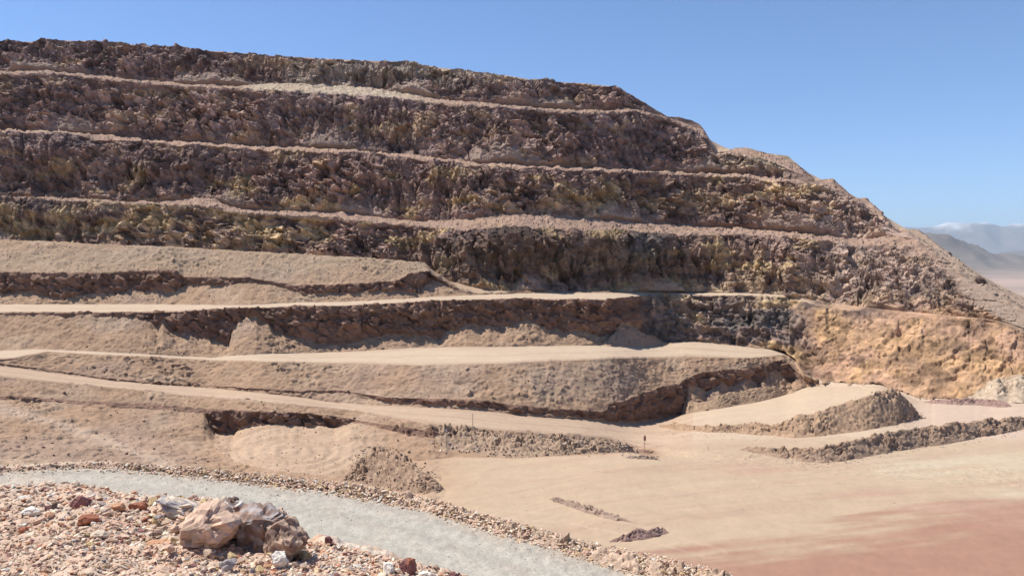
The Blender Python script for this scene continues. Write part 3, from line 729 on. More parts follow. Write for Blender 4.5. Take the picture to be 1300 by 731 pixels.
# ------------------------------------------------------------------ heaps and berms
EXTRA = []
def berm(name, label, cat, pts, colr, slope=.66, rough=.25, seed=0, zg=None, mat=None, blocks=.0, back=1.0, kind=None, stones=None, step=1.3):
    """a ridge of tipped earth; pts: (u, v of its top, v of its foot); its feet are sunk into the ground"""
    p = np.array(pts, float)
    us = np.arange(p[0, 0], p[-1, 0] + .01, step)
    n = len(us)
    vt, vb = np.interp(us, p[:, 0], p[:, 1]), np.interp(us, p[:, 0], p[:, 2])
    if zg is None:
        smp = np.linspace(0, n - 1, min(n, 40)).astype(int)
        zs = np.interp(np.arange(n), smp, [ground_at(us[i], vb[i])[2] for i in smp]); zs = np.convolve(np.pad(zs, 6, 'edge'), np.ones(13) / 13, 'valid')
    else: zs = np.full(n, zg)
    Db = zs / ray(us, vb)[1]
    st_ = ray(us, vt)[1]
    w = np.maximum((st_ * Db - zs) / (slope - st_), .05)
    hh = slope * w
    rows = 30
    f = np.concatenate([np.linspace(-.12, 1, rows), np.linspace(1, 2.12, rows)[1:]])
    prof = np.where(f <= 1, f, 2 - f)
    pr = 1 - np.sqrt((1 - np.clip(prof, -1, 1)) ** 2 + .012) + .11 * 0
    off = np.where(f <= 1, f, 1 + (f - 1) * back)
    D = Db[None] + off[:, None] * w[None]
    z_ = zs[None] + pr[:, None] * hh[None] - .05
    xk = (us - W / 2) / F
    Q = np.stack([xk[None] * Db[None] + (xk[None] * (D - Db[None])) * 1.0, D, z_], -1)
    x_, y_, zz = Q[..., 0], Q[..., 1], Q[..., 2]
    wgt = np.clip(pr, 0, 1)[:, None] ** .4 * np.minimum(1, hh / (rough * 3 + 1e-6))[None]
    cA, _ = facets(x_ / (rough * 3.4), y_ / (rough * 3.4), zz / (rough * 2.6), 400 + seed)
    pat = .35 + 1.1 * sm(-.3, .5, noise(x_ / (rough * 11), y_ / (rough * 11), zz / (rough * 11), 405 + seed))
    dd = rough * (.8 * fbm(x_ / (rough * 7), y_ / (rough * 7), zz / (rough * 7), 3, 410 + seed) + (.5 + .8 * blocks) * pat * cA + .3 * noise(x_ / (rough * 1.2), y_ / (rough * 1.2), zz / (rough * 1.2), 420 + seed))
    cB, iB = facets(x_ / (rough * 1.6), y_ / (rough * 1.6), zz / (rough * 1.3), 460 + seed)
    dd = dd + rough * .75 * pat * cB
    Q[..., 2] += wgt * dd * 1.2; Q[..., 1] -= wgt * dd * .6
    cl = np.zeros(Q.shape); cl[:] = vec(colr)
    cl *= (1 + .3 * (iB - .5))[..., None]
    cl *= (1 + .22 * noise(x_ / (rough * 2), y_ / (rough * 2), zz / (rough * 2), 430 + seed) + .12 * fbm(x_ / 4, y_ / 4, zz / 4, 2, 431))[..., None]
    c0 = Vector(Q[0:1, n // 2].mean(0))
    if stones:
        for q in range(stones[0]):
            i = random.randrange(n); v_ = vb[i] + 2 - random.random() ** .8 * (vb[i] - vt[i] + 1)
            s_ = float(ray(us[i], v_)[1]); dd_ = (zs[i] - slope * Db[i]) / (s_ - slope)
            EXTRA.append((Vector((float(ray(us[i], v_)[0]) * dd_, dd_, s_ * dd_)), dd_ / F * random.uniform(stones[1], stones[2]), random.choice(stones[3])))
    o = grid_object(name, Q - np.array(c0), np.clip(cl, .02, .8), mat or M_DIRT)
    o.location = c0
    return tag(o, label, cat, kind=kind)

berm('earth_berm', 'long brown earth berm rising to a pointed end beside the cream yard', 'berm',
     [(838, 539, 541), (860, 536, 546), (880, 538, 547), (905, 540, 549), (930, 537, 549), (960, 536, 552), (985, 538, 553), (999, 534, 555), (1012, 525, 556), (1030, 523, 555), (1050, 517, 553), (1065, 510, 551), (1090, 502, 548), (1110, 496, 545),
      (1120, 492, 543), (1133, 488, 541), (1142, 490, 540), (1150, 501, 537), (1158, 511, 535), (1168, 522, 532), (1176, 530, 531)], (.34, .225, .145), seed=1, rough=.30, blocks=.3, stones=(300, .5, 1.3, ['brown', 'tan']))
berm('earth_berm', 'long dark grey-brown rock berm curving along the edge of the pit floor', 'berm',
     [(940, 570, 571), (952, 566, 573), (985, 567, 580), (1020, 568, 586), (1045, 568, 588), (1060, 563, 587), (1085, 557, 584), (1110, 551, 579), (1150, 543, 572), (1180, 540, 567), (1200, 536, 565), (1235, 532, 558), (1265, 530, 552), (1300, 529, 546),
      (1360, 528, 541), (1450, 528, 536), (1500, 530, 531)], (.295, .20, .138), seed=2, rough=.30, blocks=.7, stones=(500, .5, 1.4, ['brown', 'tan', 'grey']))
berm('earth_berm', 'thin purple-brown berm at the foot of the yellow rock wall', 'berm',
     [(1176, 509, 510), (1190, 506, 512), (1220, 505.5, 514), (1240, 505, 514), (1262, 506, 516), (1280, 509, 516.5), (1288, 515, 516)], (.27, .175, .145), seed=3, rough=.22)
berm('spoil_heap', 'pale grey-white rubble heap at the foot of the yellow wall near the frame edge', 'heap',
     [(1232, 503, 505), (1246, 487, 506), (1256, 480, 507), (1270, 478, 507), (1290, 474, 506), (1320, 470, 507), (1350, 486, 507), (1362, 505, 506)], (.41, .315, .225), seed=4, rough=.35, blocks=.3)
def ground_many(u, v):
    out = np.zeros((len(u), 3))
    for i in range(len(u)):
        k = int(np.argmin(np.abs(U - u[i])))
        sq = np.maximum.accumulate(VV[::-1, k]); pp = P[::-1, k]
        out[i] = [np.interp(v[i], sq, pp[:, c]) for c in range(3)]
    return out
def mound(name, label, cat, u0, v0, ru, rv, hgt, colr, seed, rough=.22):
    """a heap of clods lying on a slope: a rounded patch of the slope raised out of it"""
    n, m = 54, 26
    gu, gw = np.meshgrid(np.linspace(-1, 1, n), np.linspace(-1, 1, m))
    Q = ground_many((u0 + ru * gu).ravel(), (v0 + rv * gw).ravel()).reshape(m, n, 3)
    Q = np.stack([np.apply_along_axis(lambda c: np.convolve(np.pad(c, 4, 'edge'), np.ones(9) / 9, 'valid'), 1, Q[..., i]) for i in range(3)], -1)
    edge = np.sqrt(gu ** 2 + gw ** 2) + .22 * fbm(gu * 3 + seed, gw * 3, gu * 0, 3, seed)
    prof = np.clip(1 - edge ** 2, -.15, 1)
    x_, y_, z_ = Q[..., 0], Q[..., 1], Q[..., 2]
    c_, id_ = cells(x_ / .75, y_ / .75, z_ / .6, 440 + seed)
    up = prof * hgt + np.clip(prof, 0, .4) * 2.5 * rough * ((.55 - c_) * 1.6 + (id_ - .5) + .8 * fbm(x_ / 1.4, y_ / 1.4, z_ / 1.4, 3, 450 + seed))
    Q = Q + np.array([0, -.55, .84]) * up[..., None] - np.array([0, -.55, .84]) * .12
    cl = np.tile(vec(colr), (m, n, 1)) * (1 + .3 * (id_ - .5) + .2 * noise(x_ / .5, y_ / .5, z_ / .5, 5))[..., None]
    c0 = Q[0].mean(0)
    o = grid_object(name, Q - c0, np.clip(cl, .02, .8), M_DIRT); o.location = Vector(c0)
    return tag(o, label, cat)
mound('spoil_heap', 'dark olive-brown heap of rubble above the lowest haul road', 'heap', 221, 471, 52, 20, 1.5, (.20, .155, .105), 5)
mound('spoil_heap', 'small pale grey heap of rubble right of the dark olive-brown heap', 'heap', 323, 484, 24, 15, 1.0, (.26, .215, .17), 6)
mound('spoil_heap', 'low grey-brown heap of clods left of the dark olive-brown heap', 'heap', 74, 460, 66, 13, .8, (.28, .21, .155), 7)
berm('spoil_heap', 'cone of loose earth at the end of the middle cut bank', 'heap',
     [(762, 436, 438), (775, 426, 440), (787, 414, 440), (793, 410.5, 440), (803, 413, 440), (815, 419, 440), (830, 428, 439), (848, 437.5, 438.5)], (.34, .23, .155), seed=8, rough=.16)
berm('spoil_heap', 'brown heap of clods between the borrow pit and grey gravel road', 'heap',
     [(436, 606, 608), (448, 594, 611), (460, 577, 615), (472, 570, 617), (480, 561, 618), (490, 566, 621), (500, 576, 623), (512, 573, 625), (522, 583, 627), (535, 594, 628), (550, 604, 626), (564, 620, 622)], (.285, .195, .135), seed=9, rough=.30, blocks=.7, stones=(380, .6, 1.9, ['brown', 'tan', 'tan']))
berm('earth_berm', 'grey-brown rubble berm along the lower edge of the lowest haul road', 'berm',
     [(552, 541, 560), (565, 538, 570), (585, 540, 574), (610, 543, 577), (640, 548, 581), (660, 551, 581), (690, 551, 579), (715, 554, 578), (740, 557, 576), (765, 556, 575), (785, 558, 574), (803, 566, 574), (812, 573, 575)], (.32, .225, .155), seed=10, rough=.28, blocks=.8, stones=(420, .6, 1.9, ['brown', 'tan', 'tan', 'grey', 'dark']))
berm('earth_berm', 'tiny dark berm end beside the marker stake on the pit floor', 'berm',
     [(793, 580, 581), (800, 577.5, 582), (812, 577.5, 583), (824, 577.5, 583), (835, 580, 584), (841, 584, 585)], (.26, .19, .15), seed=11, rough=.12, blocks=.5)
berm('earth_berm', 'narrow broken windrow of brown clods on the pale pit floor', 'berm',
     [(697, 632, 633), (704, 629, 638), (715, 632, 640), (728, 635, 645), (742, 640, 650), (756, 643, 654), (770, 648, 658), (786, 652, 661), (790, 656, 661), (812, 664, 665)], (.30, .215, .165), seed=12, rough=.14, blocks=.8)
berm('spoil_heap', 'low reddish brown heap on the pit floor beside the gravel road', 'heap',
     [(772, 687, 688), (785, 681, 688), (800, 676, 687), (812, 668.5, 686), (825, 671, 684), (838, 667, 681), (846, 671, 678), (852, 675, 676)], (.27, .175, .145), seed=13, rough=.16, blocks=.8)
berm('earth_berm', 'low earth ridge right of the lowest road cut with stones at its foot', 'berm',
     [(866, 518, 519), (875, 507, 524), (890, 509, 522), (905, 507, 520), (925, 496, 517), (940, 496, 514), (960, 490, 511), (985, 489, 505), (1000, 492, 500), (1012, 497, 498)], (.34, .23, .15), seed=14, rough=.2)
berm('stone_windrow', 'long windrow of pale pink earth along the far edge of the grey gravel road', 'windrow',
     [(-250, 597, 606), (-100, 594, 601), (0, 592, 598.5), (60, 588, 596), (103, 585.5, 594), (160, 586, 597), (206, 590, 599), (309, 599, 611.5), (380, 607, 620), (430, 612, 626), (480, 620, 635), (533, 631, 646), (580, 643, 660), (636, 658, 678), (690, 673, 693), (739, 686, 707), (808, 700, 729), (870, 713, 749), (930, 729, 771), (1000, 754, 799), (1060, 780, 824)],
     (.44, .32, .235), seed=15, rough=.12, zg=ZR, blocks=.8, mat=M_RUBBLE, step=1.2)

# ------------------------------------------------------------------ stones
def hull_rock(seed, n=15, flat=.7, long=1.0):
    r = random.Random(seed)
    bm = bmesh.new()
    for i in range(n):
        d = Vector((r.gauss(0, 1), r.gauss(0, 1), r.gauss(0, 1))).normalized() * r.uniform(.75, 1.0)
        bm.verts.new((d.x * long, d.y * .85, d.z * flat))
    res = bmesh.ops.convex_hull(bm, input=bm.verts)
    for v in [v for v in bm.verts if not v.link_faces]: bm.verts.remove(v)
    bmesh.ops.triangulate(bm, faces=bm.faces)
    bm.verts.index_update()
    V = np.array([v.co[:] for v in bm.verts]); Tt = np.array([[v.index for v in f.verts] for f in bm.faces])
    bm.free()
    return V, Tt
SHAPES = [hull_rock(i, 13 + i % 5, .55 + .07 * (i % 5), 1.0 + .15 * (i % 4)) for i in range(14)]
TONES = {'pink': (.57, .385, .28), 'cream': (.63, .51, .385), 'white': (.70, .64, .55), 'rust': (.34, .14, .085), 'orange': (.49, .27, .16), 'maroon': (.22, .105, .095), 'grey': (.33, .29, .275), 'ochre': (.50, .36, .19), 'brown': (.23, .15, .115), 'dark': (.13, .09, .075), 'tan': (.47, .335, .24)}
ROCK_MESH = {}
def rock_mesh(shape, tone):
    if (shape, tone) not in ROCK_MESH:
        V, Tt = SHAPES[shape]
        o = tri_object('rock', V, Tt, np.tile(vec(TONES[tone]), (len(V), 1)) * (1 + .1 * RNG.standard_normal((len(V), 1))), M_STONE)
        ROCK_MESH[(shape, tone)] = o.data
        bpy.data.objects.remove(o)
    return ROCK_MESH[(shape, tone)]
def put_rock(name, p, size, tone, label, group=None, cat='rock', sink=.25, rz=None, tilt=.4):
    me = rock_mesh(random.randrange(len(SHAPES)), tone)
    o = bpy.data.objects.new(name, me); C.objects.link(o)
    o.location = p + Vector((0, 0, size * (.6 - sink)))
    o.scale = (size * random.uniform(.85, 1.2), size * random.uniform(.85, 1.15), size * random.uniform(.8, 1.1))
    o.rotation_euler = (random.uniform(-tilt, tilt), random.uniform(-tilt, tilt), random.uniform(0, 6.28) if rz is None else rz)
    return tag(o, label, cat, group)
def px(p): return p[1] / F          # metres per picture pixel at that spot

def big_rock(name, u, v, w, h, tone, label, seed, rot=0.0, cat='rock', depth=.8, lumps=.18, tone2=None, where=rubble_at, tilt=0.0):
    """a singled-out rock: an angular hull, cut finer and chipped; (u, v) the middle of its foot, w x h its size in picture pixels"""
    p = where(u, v)
    k = px(p)
    r = random.Random(seed)
    bm = bmesh.new()
    for i in range(22):
        d = Vector((r.gauss(0, 1), r.gauss(0, 1), r.gauss(0, 1))).normalized() * r.uniform(.82, 1.0)
        bm.verts.new(d)
    bmesh.ops.convex_hull(bm, input=bm.verts)
    for q in [q for q in bm.verts if not q.link_faces]: bm.verts.remove(q)
    bmesh.ops.triangulate(bm, faces=bm.faces)
    bmesh.ops.subdivide_edges(bm, edges=bm.edges, cuts=8, use_grid_fill=True)
    bmesh.ops.triangulate(bm, faces=bm.faces)
    bm.verts.index_update()
    V = np.array([q.co[:] for q in bm.verts]); Tt = np.array([[q.index for q in f.verts] for f in bm.faces]); bm.free()
    dirn = V / (np.linalg.norm(V, axis=1, keepdims=True) + 1e-9)
    big_ = min(1.0, w / 60.0)
    fA, iA = facets(V[:, 0] * 1.3 + seed, V[:, 1] * 1.3, V[:, 2] * 1.3, seed)
    fC, iC = facets(V[:, 0] * 3.0 + seed, V[:, 1] * 3.0, V[:, 2] * 3.0, seed + 2)
    V = V + dirn * (lumps * .42 * fA + (.05 + .035 * big_) * fC + .02 * fbm(V[:, 0] * 7 + seed, V[:, 1] * 7, V[:, 2] * 7, 2, seed))[:, None]
    sx = w * k / 2; sz = h * k / 1.55
    ca, sa_ = math.cos(rot), math.sin(rot)
    V = V * np.array([sx, sx * depth, sz])
    V = np.stack([V[:, 0] * math.cos(tilt) - V[:, 2] * math.sin(tilt), V[:, 1], V[:, 0] * math.sin(tilt) + V[:, 2] * math.cos(tilt)], -1)
    V = np.stack([V[:, 0] * ca - V[:, 1] * sa_, V[:, 0] * sa_ + V[:, 1] * ca, V[:, 2]], -1)
    cl = np.tile(vec(TONES[tone]), (len(V), 1))
    if tone2:
        m = sm(-.1, .3, fbm(V[:, 0] / k / 14 + seed, V[:, 1] / k / 14, V[:, 2] / k / 14, 2, seed))
        cl = cl * (1 - m[:, None]) + vec(TONES[tone2]) * m[:, None]
    cl = cl * (1 + .3 * big_ * (iA - .5) + .3 * big_ * (iC - .5))[:, None]
    cl = cl * (1 + .15 * noise(V[:, 0] / k / 5, V[:, 1] / k / 5, V[:, 2] / k / 5, seed))[:, None]
    o = tri_object(name, V, Tt, np.clip(cl, .02, .85), M_STONE)
    o.location = p + Vector((0, sx * depth * .5, sz * .55))
    return tag(o, label, cat)

# the broken outcrop by the road, stone by stone
big_rock('boulder', 248, 696, 104, 54, 'pink', 'broad pale pink-faced boulder, left half of the big outcrop by the road', 1, .2, 'boulder', tone2='tan', lumps=.3)
big_rock('boulder', 288, 676, 60, 44, 'brown', 'brown and whitish split boulder on top of the big outcrop', 5, .5, 'boulder', tone2='white', lumps=.3)
big_rock('boulder', 320, 704, 96, 66, 'brown', 'large dark brown boulder in the middle of the big outcrop', 3, -.5, 'boulder', tone2='grey', tilt=.45, lumps=.3)
big_rock('boulder', 352, 709, 88, 50, 'brown', 'dark boulder with rounded end at the right end of the big outcrop', 4, -.6, 'boulder', tone2='tan', tilt=.35, lumps=.25)
big_rock('boulder', 334, 678, 78, 26, 'tan', 'pale crumbly slab on the right shoulder of the big outcrop', 25, -.2, 'boulder', tone2='pink', tilt=.55, lumps=.35)
big_rock('boulder', 222, 656, 78, 20, 'cream', 'long whitish slab along the top left of the big outcrop', 6, .25, 'boulder', tone2='grey', tilt=-.3, lumps=.35)
big_rock('rock', 245, 662, 16, 18, 'maroon', 'dark red angular rock on the face of the pale outcrop boulder', 7)
big_rock('rock', 256, 680, 20, 20, 'maroon', 'maroon rock leaning below the dark red one at the outcrop foot', 8)
big_rock('rock', 274, 690, 24, 18, 'grey', 'bluish grey rock at the foot of the big outcrop', 9)
big_rock('rock', 96, 647, 28, 18, 'maroon', 'dark maroon flat-topped rock near the top edge of the rubble', 10)
big_rock('rock', 103, 668, 30, 15, 'rust', 'dull red rock lying tilted below the dark maroon rock', 11, .3)
big_rock('rock', 168, 648, 28, 13, 'rust', 'bright rust red rock left of the pale outcrop', 12, .1)
big_rock('rock', 144, 648, 22, 10, 'orange', 'orange rock beside the bright rust red one', 13)
big_rock('rock', 195, 696, 36, 10, 'orange', 'long flat orange red slab below the outcrop', 14, .05)
big_rock('rock', 116, 682, 28, 9, 'cream', 'pale yellow slab in the middle of the rubble', 15)
big_rock('rock', 30, 655, 30, 11, 'white', 'white rock at the left side of the rubble', 16)
big_rock('rock', 24, 637, 22, 8, 'white', 'small white stone near the top left of the rubble', 17)
big_rock('rock', 352, 722, 26, 24, 'white', 'bright white rock below the dark end of the outcrop', 18, .4, tilt=.5)
big_rock('rock', 380, 713, 26, 14, 'ochre', 'ochre rock right of the bright white rock', 19)
big_rock('rock', 413, 694, 14, 13, 'maroon', 'maroon rock standing on the rubble edge against the gravel road', 20)
big_rock('rock', 282, 724, 30, 14, 'grey', 'dark grey rock at the bottom of the rubble', 21, .3, tilt=.4)
big_rock('rock', 489, 730, 26, 16, 'white', 'white rock left of the red-topped rock by the road', 22, where=rubble_at)
big_rock('rock', 516, 729, 26, 24, 'maroon', 'red-topped rock between two white rocks by the road', 23, tone2='rust', tilt=-.5)
big_rock('rock', 540, 735, 28, 13, 'white', 'white rock right of the red-topped rock by the road', 24)
big_rock('rock', 576, 739, 18, 14, 'maroon', 'small purple-brown rock at the bottom edge of the rubble', 26)
big_rock('rock', 641, 741, 26, 15, 'orange', 'orange boulder tip beside the gravel road at the bottom edge', 27)
big_rock('rock', 62, 646, 10, 10, 'dark', 'black rock left of the dark maroon rock', 28)
big_rock('rock', 22, 676, 14, 9, 'rust', 'little rusty red stone low on the left of the rubble', 29)
big_rock('rock', 108, 694, 14, 6, 'ochre', 'mustard stone under the pale yellow slab', 30)

# loose rocks of the rubble, one object each
tones = ['pink', 'pink', 'cream', 'cream', 'pink', 'rust', 'orange', 'orange', 'maroon', 'grey', 'ochre', 'tan', 'tan', 'white']
WORD = {'pink': 'pink', 'cream': 'cream coloured', 'white': 'whitish', 'rust': 'rust red', 'orange': 'orange', 'maroon': 'dark maroon', 'grey': 'grey', 'ochre': 'yellow-brown', 'tan': 'tan', 'brown': 'brown', 'dark': 'dark'}
def rubble_label(u, v, s, t):
    side = 'at the left end of the foreground rubble' if u < 90 else 'in the rubble left of the outcrop' if u < 200 else 'in the rubble below the outcrop' if u < 390 else 'in the rubble right of the outcrop' if u < 470 else 'in the rubble beside the gravel road'
    hgt = 'near the crest' if v < crv(u) + 18 else 'halfway down' if v < crv(u) + 60 else 'far down the slope'
    return '%s %s rock %s, %s' % ('big' if s > 5 else 'middling' if s > 4 else 'small', WORD[t], side, hgt)
def windrow_label(u, s, t):
    side = 'left of the borrow pit' if u < 290 else 'in front of the borrow pit' if u < 430 else 'in front of the heap of clods' if u < 560 else 'before the pale pit floor' if u < 700 else 'where the road leaves the frame'
    return '%s %s stone in the roadside windrow, %s' % ('large' if s > 3.2 else 'medium' if s > 2.3 else 'small', WORD[t], side)
def slope_label(u, v):
    if u < 300: w = 'the left dirt slope above the grey gravel road' if v > 515 else 'the dirt between the two left haul roads'
    elif v < 460: w = 'the earth below the uppermost haul road'
    elif u < 560 and v > 535: w = 'the heap of clods beside the gravel road'
    elif v > 545: w = 'the rubble berm along the lowest haul road'
    elif u > 850: w = 'the earth around the cream yard'
    else: w = 'the dirt slope between middle and lowest haul roads'
    return 'small dark rock lying on ' + w
OUT = [(205, 650, 12, 'grey'), (214, 658, 15, 'tan'), (222, 668, 13, 'pink'), (236, 640, 14, 'cream'), (262, 637, 16, 'tan'), (276, 642, 13, 'brown'), (298, 646, 14, 'tan'), (310, 652, 15, 'brown'), (322, 657, 13, 'pink'), (334, 664, 14, 'tan'), (346, 671, 15, 'brown'), (357, 680, 13, 'pink'), (368, 690, 14, 'tan'), (296, 700, 15, 'ochre'), (306, 708, 12, 'pink'), (262, 700, 14, 'tan'), (240, 702, 13, 'cream'), (218, 690, 14, 'pink'), (330, 718, 13, 'ochre'), (270, 664, 12, 'orange'), (344, 690, 12, 'tan'), (200, 672, 12, 'brown')]
crv = lambda u: float(np.interp(u, Ug, cr_v))
for n_, (u, v, sz_, t) in enumerate(OUT):
    p = rubble_at(u, v + 12)
    p = Vector((ray(u, v)[0] * p[1], p[1] - .12 + .05 * (n_ % 4), ray(u, v)[1] * p[1] - .6 * sz_ * px(p)))
    side = 'upper left of' if u < 250 and v < 665 else 'foot of' if v > 685 else 'ridge of' if u < 300 else 'right shoulder of'
    put_rock('rock', p, px(p) * sz_ * .62, t, '%s broken block %s the big outcrop, %s' % (WORD[t], 'at the' if side.startswith('foot') else 'on the', ''.join([side, ' its heap'])) if False else '%s broken block piled on the %s the big outcrop' % (WORD[t], side), 'broken blocks piled on the outcrop', sink=0)
for n_ in range(110):
    u = random.uniform(188, 384)
    v = crv(u) - 1 + random.random() ** 1.3 * 52
    p = rubble_at(u, v); sp = random.choice([4, 5, 6, 7.5])
    t = random.choice(['tan', 'tan', 'brown', 'pink', 'cream', 'ochre', 'maroon'])
    put_rock('rock', p, px(p) * sp, t, rubble_label(u, v, sp, t).replace('rock in the rubble', 'block in the rubble'), 'loose rocks of the foreground rubble', sink=.1, tilt=.8)
cnt = 0
while cnt < 150:
    u = random.uniform(-5, 590) if random.random() < .93 else random.uniform(560, 640)
    v = crv(u) + (random.random() ** 1.1) * (742 - crv(u))
    if v > 738 or v < crv(u) + 1: continue
    p = rubble_at(u, v)
    sp = random.choice([3.2, 3.8, 4.4, 5.4, 6.6])
    t = random.choice(tones)
    put_rock('rock', p, px(p) * sp, t, rubble_label(u, v, sp, t), 'loose rocks of the foreground rubble')
    cnt += 1
def scatter(name, label, items, mat, kind='stuff', cat=None):
    """items: (point, size, tone) -> one mesh of many small stones"""
    VS, TS, CS, nv_ = [], [], [], 0
    for (p, s, t) in items:
        V, Tt = SHAPES[random.randrange(len(SHAPES))]
        a = random.uniform(0, 6.28); b = random.uniform(-.5, .5)
        sc_ = np.array([s * random.uniform(.8, 1.25), s * random.uniform(.8, 1.2), s * random.uniform(.7, 1.1)])
        Q = V * sc_
        Q = np.stack([Q[:, 0] * math.cos(a) - Q[:, 1] * math.sin(a), Q[:, 0] * math.sin(a) + Q[:, 1] * math.cos(a), Q[:, 2] + Q[:, 0] * b], -1)
        VS.append(Q + np.array(p) + np.array((0, 0, s * .25))); TS.append(Tt + nv_); nv_ += len(V)
        CS.append(np.tile(np.clip(vec(TONES[t]) * (1 + .15 * random.gauss(0, 1)), .03, .8), (len(V), 1)))
    o = tri_object(name, np.concatenate(VS), np.concatenate(TS), np.concatenate(CS), mat)
    return tag(o, label, cat, kind=kind)
items = []
while len(items) < 20000:
    u = random.uniform(-60, 700)
    c_ = crv(u)
    v = c_ - 1 + random.random() * (755 - c_)
    k = int(np.argmin(np.abs(Ug - u)))
    p = rubble_at(u, v)
    p = p + Vector((random.uniform(-.02, .02), random.uniform(-.03, .03), 0))
    items.append((p, px(p) * (1.1 + 3.6 * random.random() ** 2.4), random.choice(tones + ['pink', 'cream', 'tan'] * 7)))
scatter('rubble', 'small broken stones covering the foreground rubble slope', items, M_STONE, cat='rubble')

# stones of the windrow along the gravel road
gvv = lambda u: float(np.interp(u, Ug, gv))
cnt = 0
wt = ['pink', 'pink', 'pink', 'cream', 'cream', 'tan', 'tan', 'ochre', 'brown', 'white']
wtop = lambda u: float(np.interp(u, [-250, 0, 206, 309, 430, 533, 636, 739, 808, 870, 930, 1060], [8, 6, 8, 11, 13, 14, 18, 19, 27, 34, 40, 40]))
def windrow_at(u, v):
    d = ZR / ray(u, gvv(u) + 1)[1]
    s_ = ray(u, v)[1]
    dd = (ZR - .66 * d) / (s_ - .66)
    zz = s_ * dd
    return Vector((ray(u, v)[0] * dd, dd, zz))
while cnt < 270:
    u = 175 + 755 * random.random() ** .85
    v = gvv(u) + 3 - (wtop(u) + 3) * random.random()
    p = windrow_at(u, v)
    sp = random.choice([2.0, 2.4, 2.8, 3.3, 3.9])
    t = random.choice(wt)
    put_rock('stone', p, px(p) * sp, t, windrow_label(u, sp, t), 'stones of the roadside windrow', 'stone')
    cnt += 1
items = []
for i in range(8000):
    u = -60 + 1060 * random.random()
    if random.random() > .22 + .78 * min(1, max(0, (u - 90) / 240)): continue
    v = gvv(u) + 5 - (wtop(u) + 6) * random.random()
    p = windrow_at(u, v) if v < gvv(u) else gravel_at(u, v)
    items.append((p, px(p) * (.8 + 1.7 * random.random() ** 2), random.choice(wt)))
for i in range(1100):
    u = -40 + 960 * random.random()
    v = gvv(u) + random.expovariate(1 / 12.0)
    p = gravel_at(u, v)
    items.append((p, px(p) * (.5 + .8 * random.random() ** 2), random.choice(['grey', 'grey', 'tan', 'cream', 'brown'])))
scatter('gravel', 'small loose stones on the edge of the grey gravel road', items, M_STONE, cat='gravel')

# rocks that rolled down the dirt slopes
spots = [(140, 528), (111, 463 + 5), (82, 500), (126, 573), (161, 576), (86, 578), (88, 576), (66, 564), (68, 578), (13, 570), (23, 568), (122, 549), (182, 535), (55, 568), (32, 558), (196, 571), (264, 586), (274, 582), (45, 590), (135, 585),
         (578, 550), (602, 561), (610, 565), (630, 563), (647, 567), (649, 578), (678, 564), (693, 560), (697, 569), (704, 574), (713, 574), (805, 571), (835, 580), (540, 590), (470, 597), (486, 587), (520, 575), (505, 560), (494, 604), (450, 530),
         (372, 440), (346, 438), (198, 427), (672, 425), (785, 477), (785, 490), (671, 485), (486, 443), (800, 493), (775, 492), (896, 503), (924, 508), (898, 521), (1204, 508), (315, 508), (365, 497), (442, 497), (160, 476), (110, 440), (226, 448)]
for (u, v) in spots:
    p = ground_at(u, v); s = px(p) * random.uniform(1.6, 2.8)
    put_rock('rock', p, s, random.choice(['dark', 'brown', 'brown']), slope_label(u, v), 'dark rocks on the dirt slopes')
items = []
def add(n, u0, u1, v0, v1, smin, smax, tn):
    for i in range(n):
        u = random.uniform(u0, u1); t_ = random.random()
        v = random.uniform(v0(u) if callable(v0) else v0, v1(u) if callable(v1) else v1)
        p = ground_at(u, v)
        items.append((p, px(p) * random.uniform(smin, smax), random.choice(tn)))
iv = lambda arr: (lambda u: float(np.interp(u, U, arr)))
add(900, -40, 545, iv(B2), iv(C2t), .4, 1.0, ['brown', 'tan', 'grey'])
add(500, 0, 560, iv(C2b), iv(R3i), .4, .9, ['brown', 'tan'])
add(500, 0, 800, iv(C3b), iv(T3b), .4, 1.0, ['brown', 'tan', 'tan'])
add(500, 130, 960, iv(R4o), iv(C4t), .4, .9, ['brown', 'tan', 'tan'])
add(900, -20, 560, iv(R5o), lambda u: float(np.interp(u, U, GV)) - 10, .4, 1.3, ['brown', 'tan', 'pink', 'dark'])
add(350, 540, 810, lambda u: np.interp(u, [540, 810], [540, 560]), lambda u: np.interp(u, [540, 810], [575, 580]), .5, 1.6, ['brown', 'tan', 'grey', 'cream'])
add(250, 1170, 1300, lambda u: np.interp(u, [1170, 1300], [300, 385]), lambda u: np.interp(u, [1170, 1300], [400, 430]), .4, 1.1, ['brown', 'tan'])
add(420, 445, 560, lambda u: 585 - 20 * math.cos((u - 480) / 30), 622, .5, 1.7, ['brown', 'tan', 'pink', 'dark'])
add(500, 560, 1300, 590, 715, .25, .7, ['brown', 'tan', 'cream', 'brown'])
add(350, 950, 1300, lambda u: np.interp(u, [950, 1045, 1300], [570, 576, 532]), lambda u: np.interp(u, [950, 1045, 1300], [582, 594, 552]), .4, 1.2, ['brown', 'tan', 'grey'])
add(260, 840, 1170, lambda u: np.interp(u, [840, 1000, 1130, 1170], [545, 540, 510, 528]), lambda u: np.interp(u, [840, 1000, 1130, 1170], [553, 562, 548, 540]), .35, 1.0, ['brown', 'tan'])
items += EXTRA
scatter('scree', 'small loose stones strewn over the dirt slopes of the pit', items, M_STONE, cat='scree')

# dark ledge block on the right ridge
p = ground_at(1246, 357)
big_rock('rock', 1247, 360, 17, 9, 'dark', 'dark block of rock jutting from the smooth right-hand ridge', 40, -.3, where=ground_at, tilt=-.55)

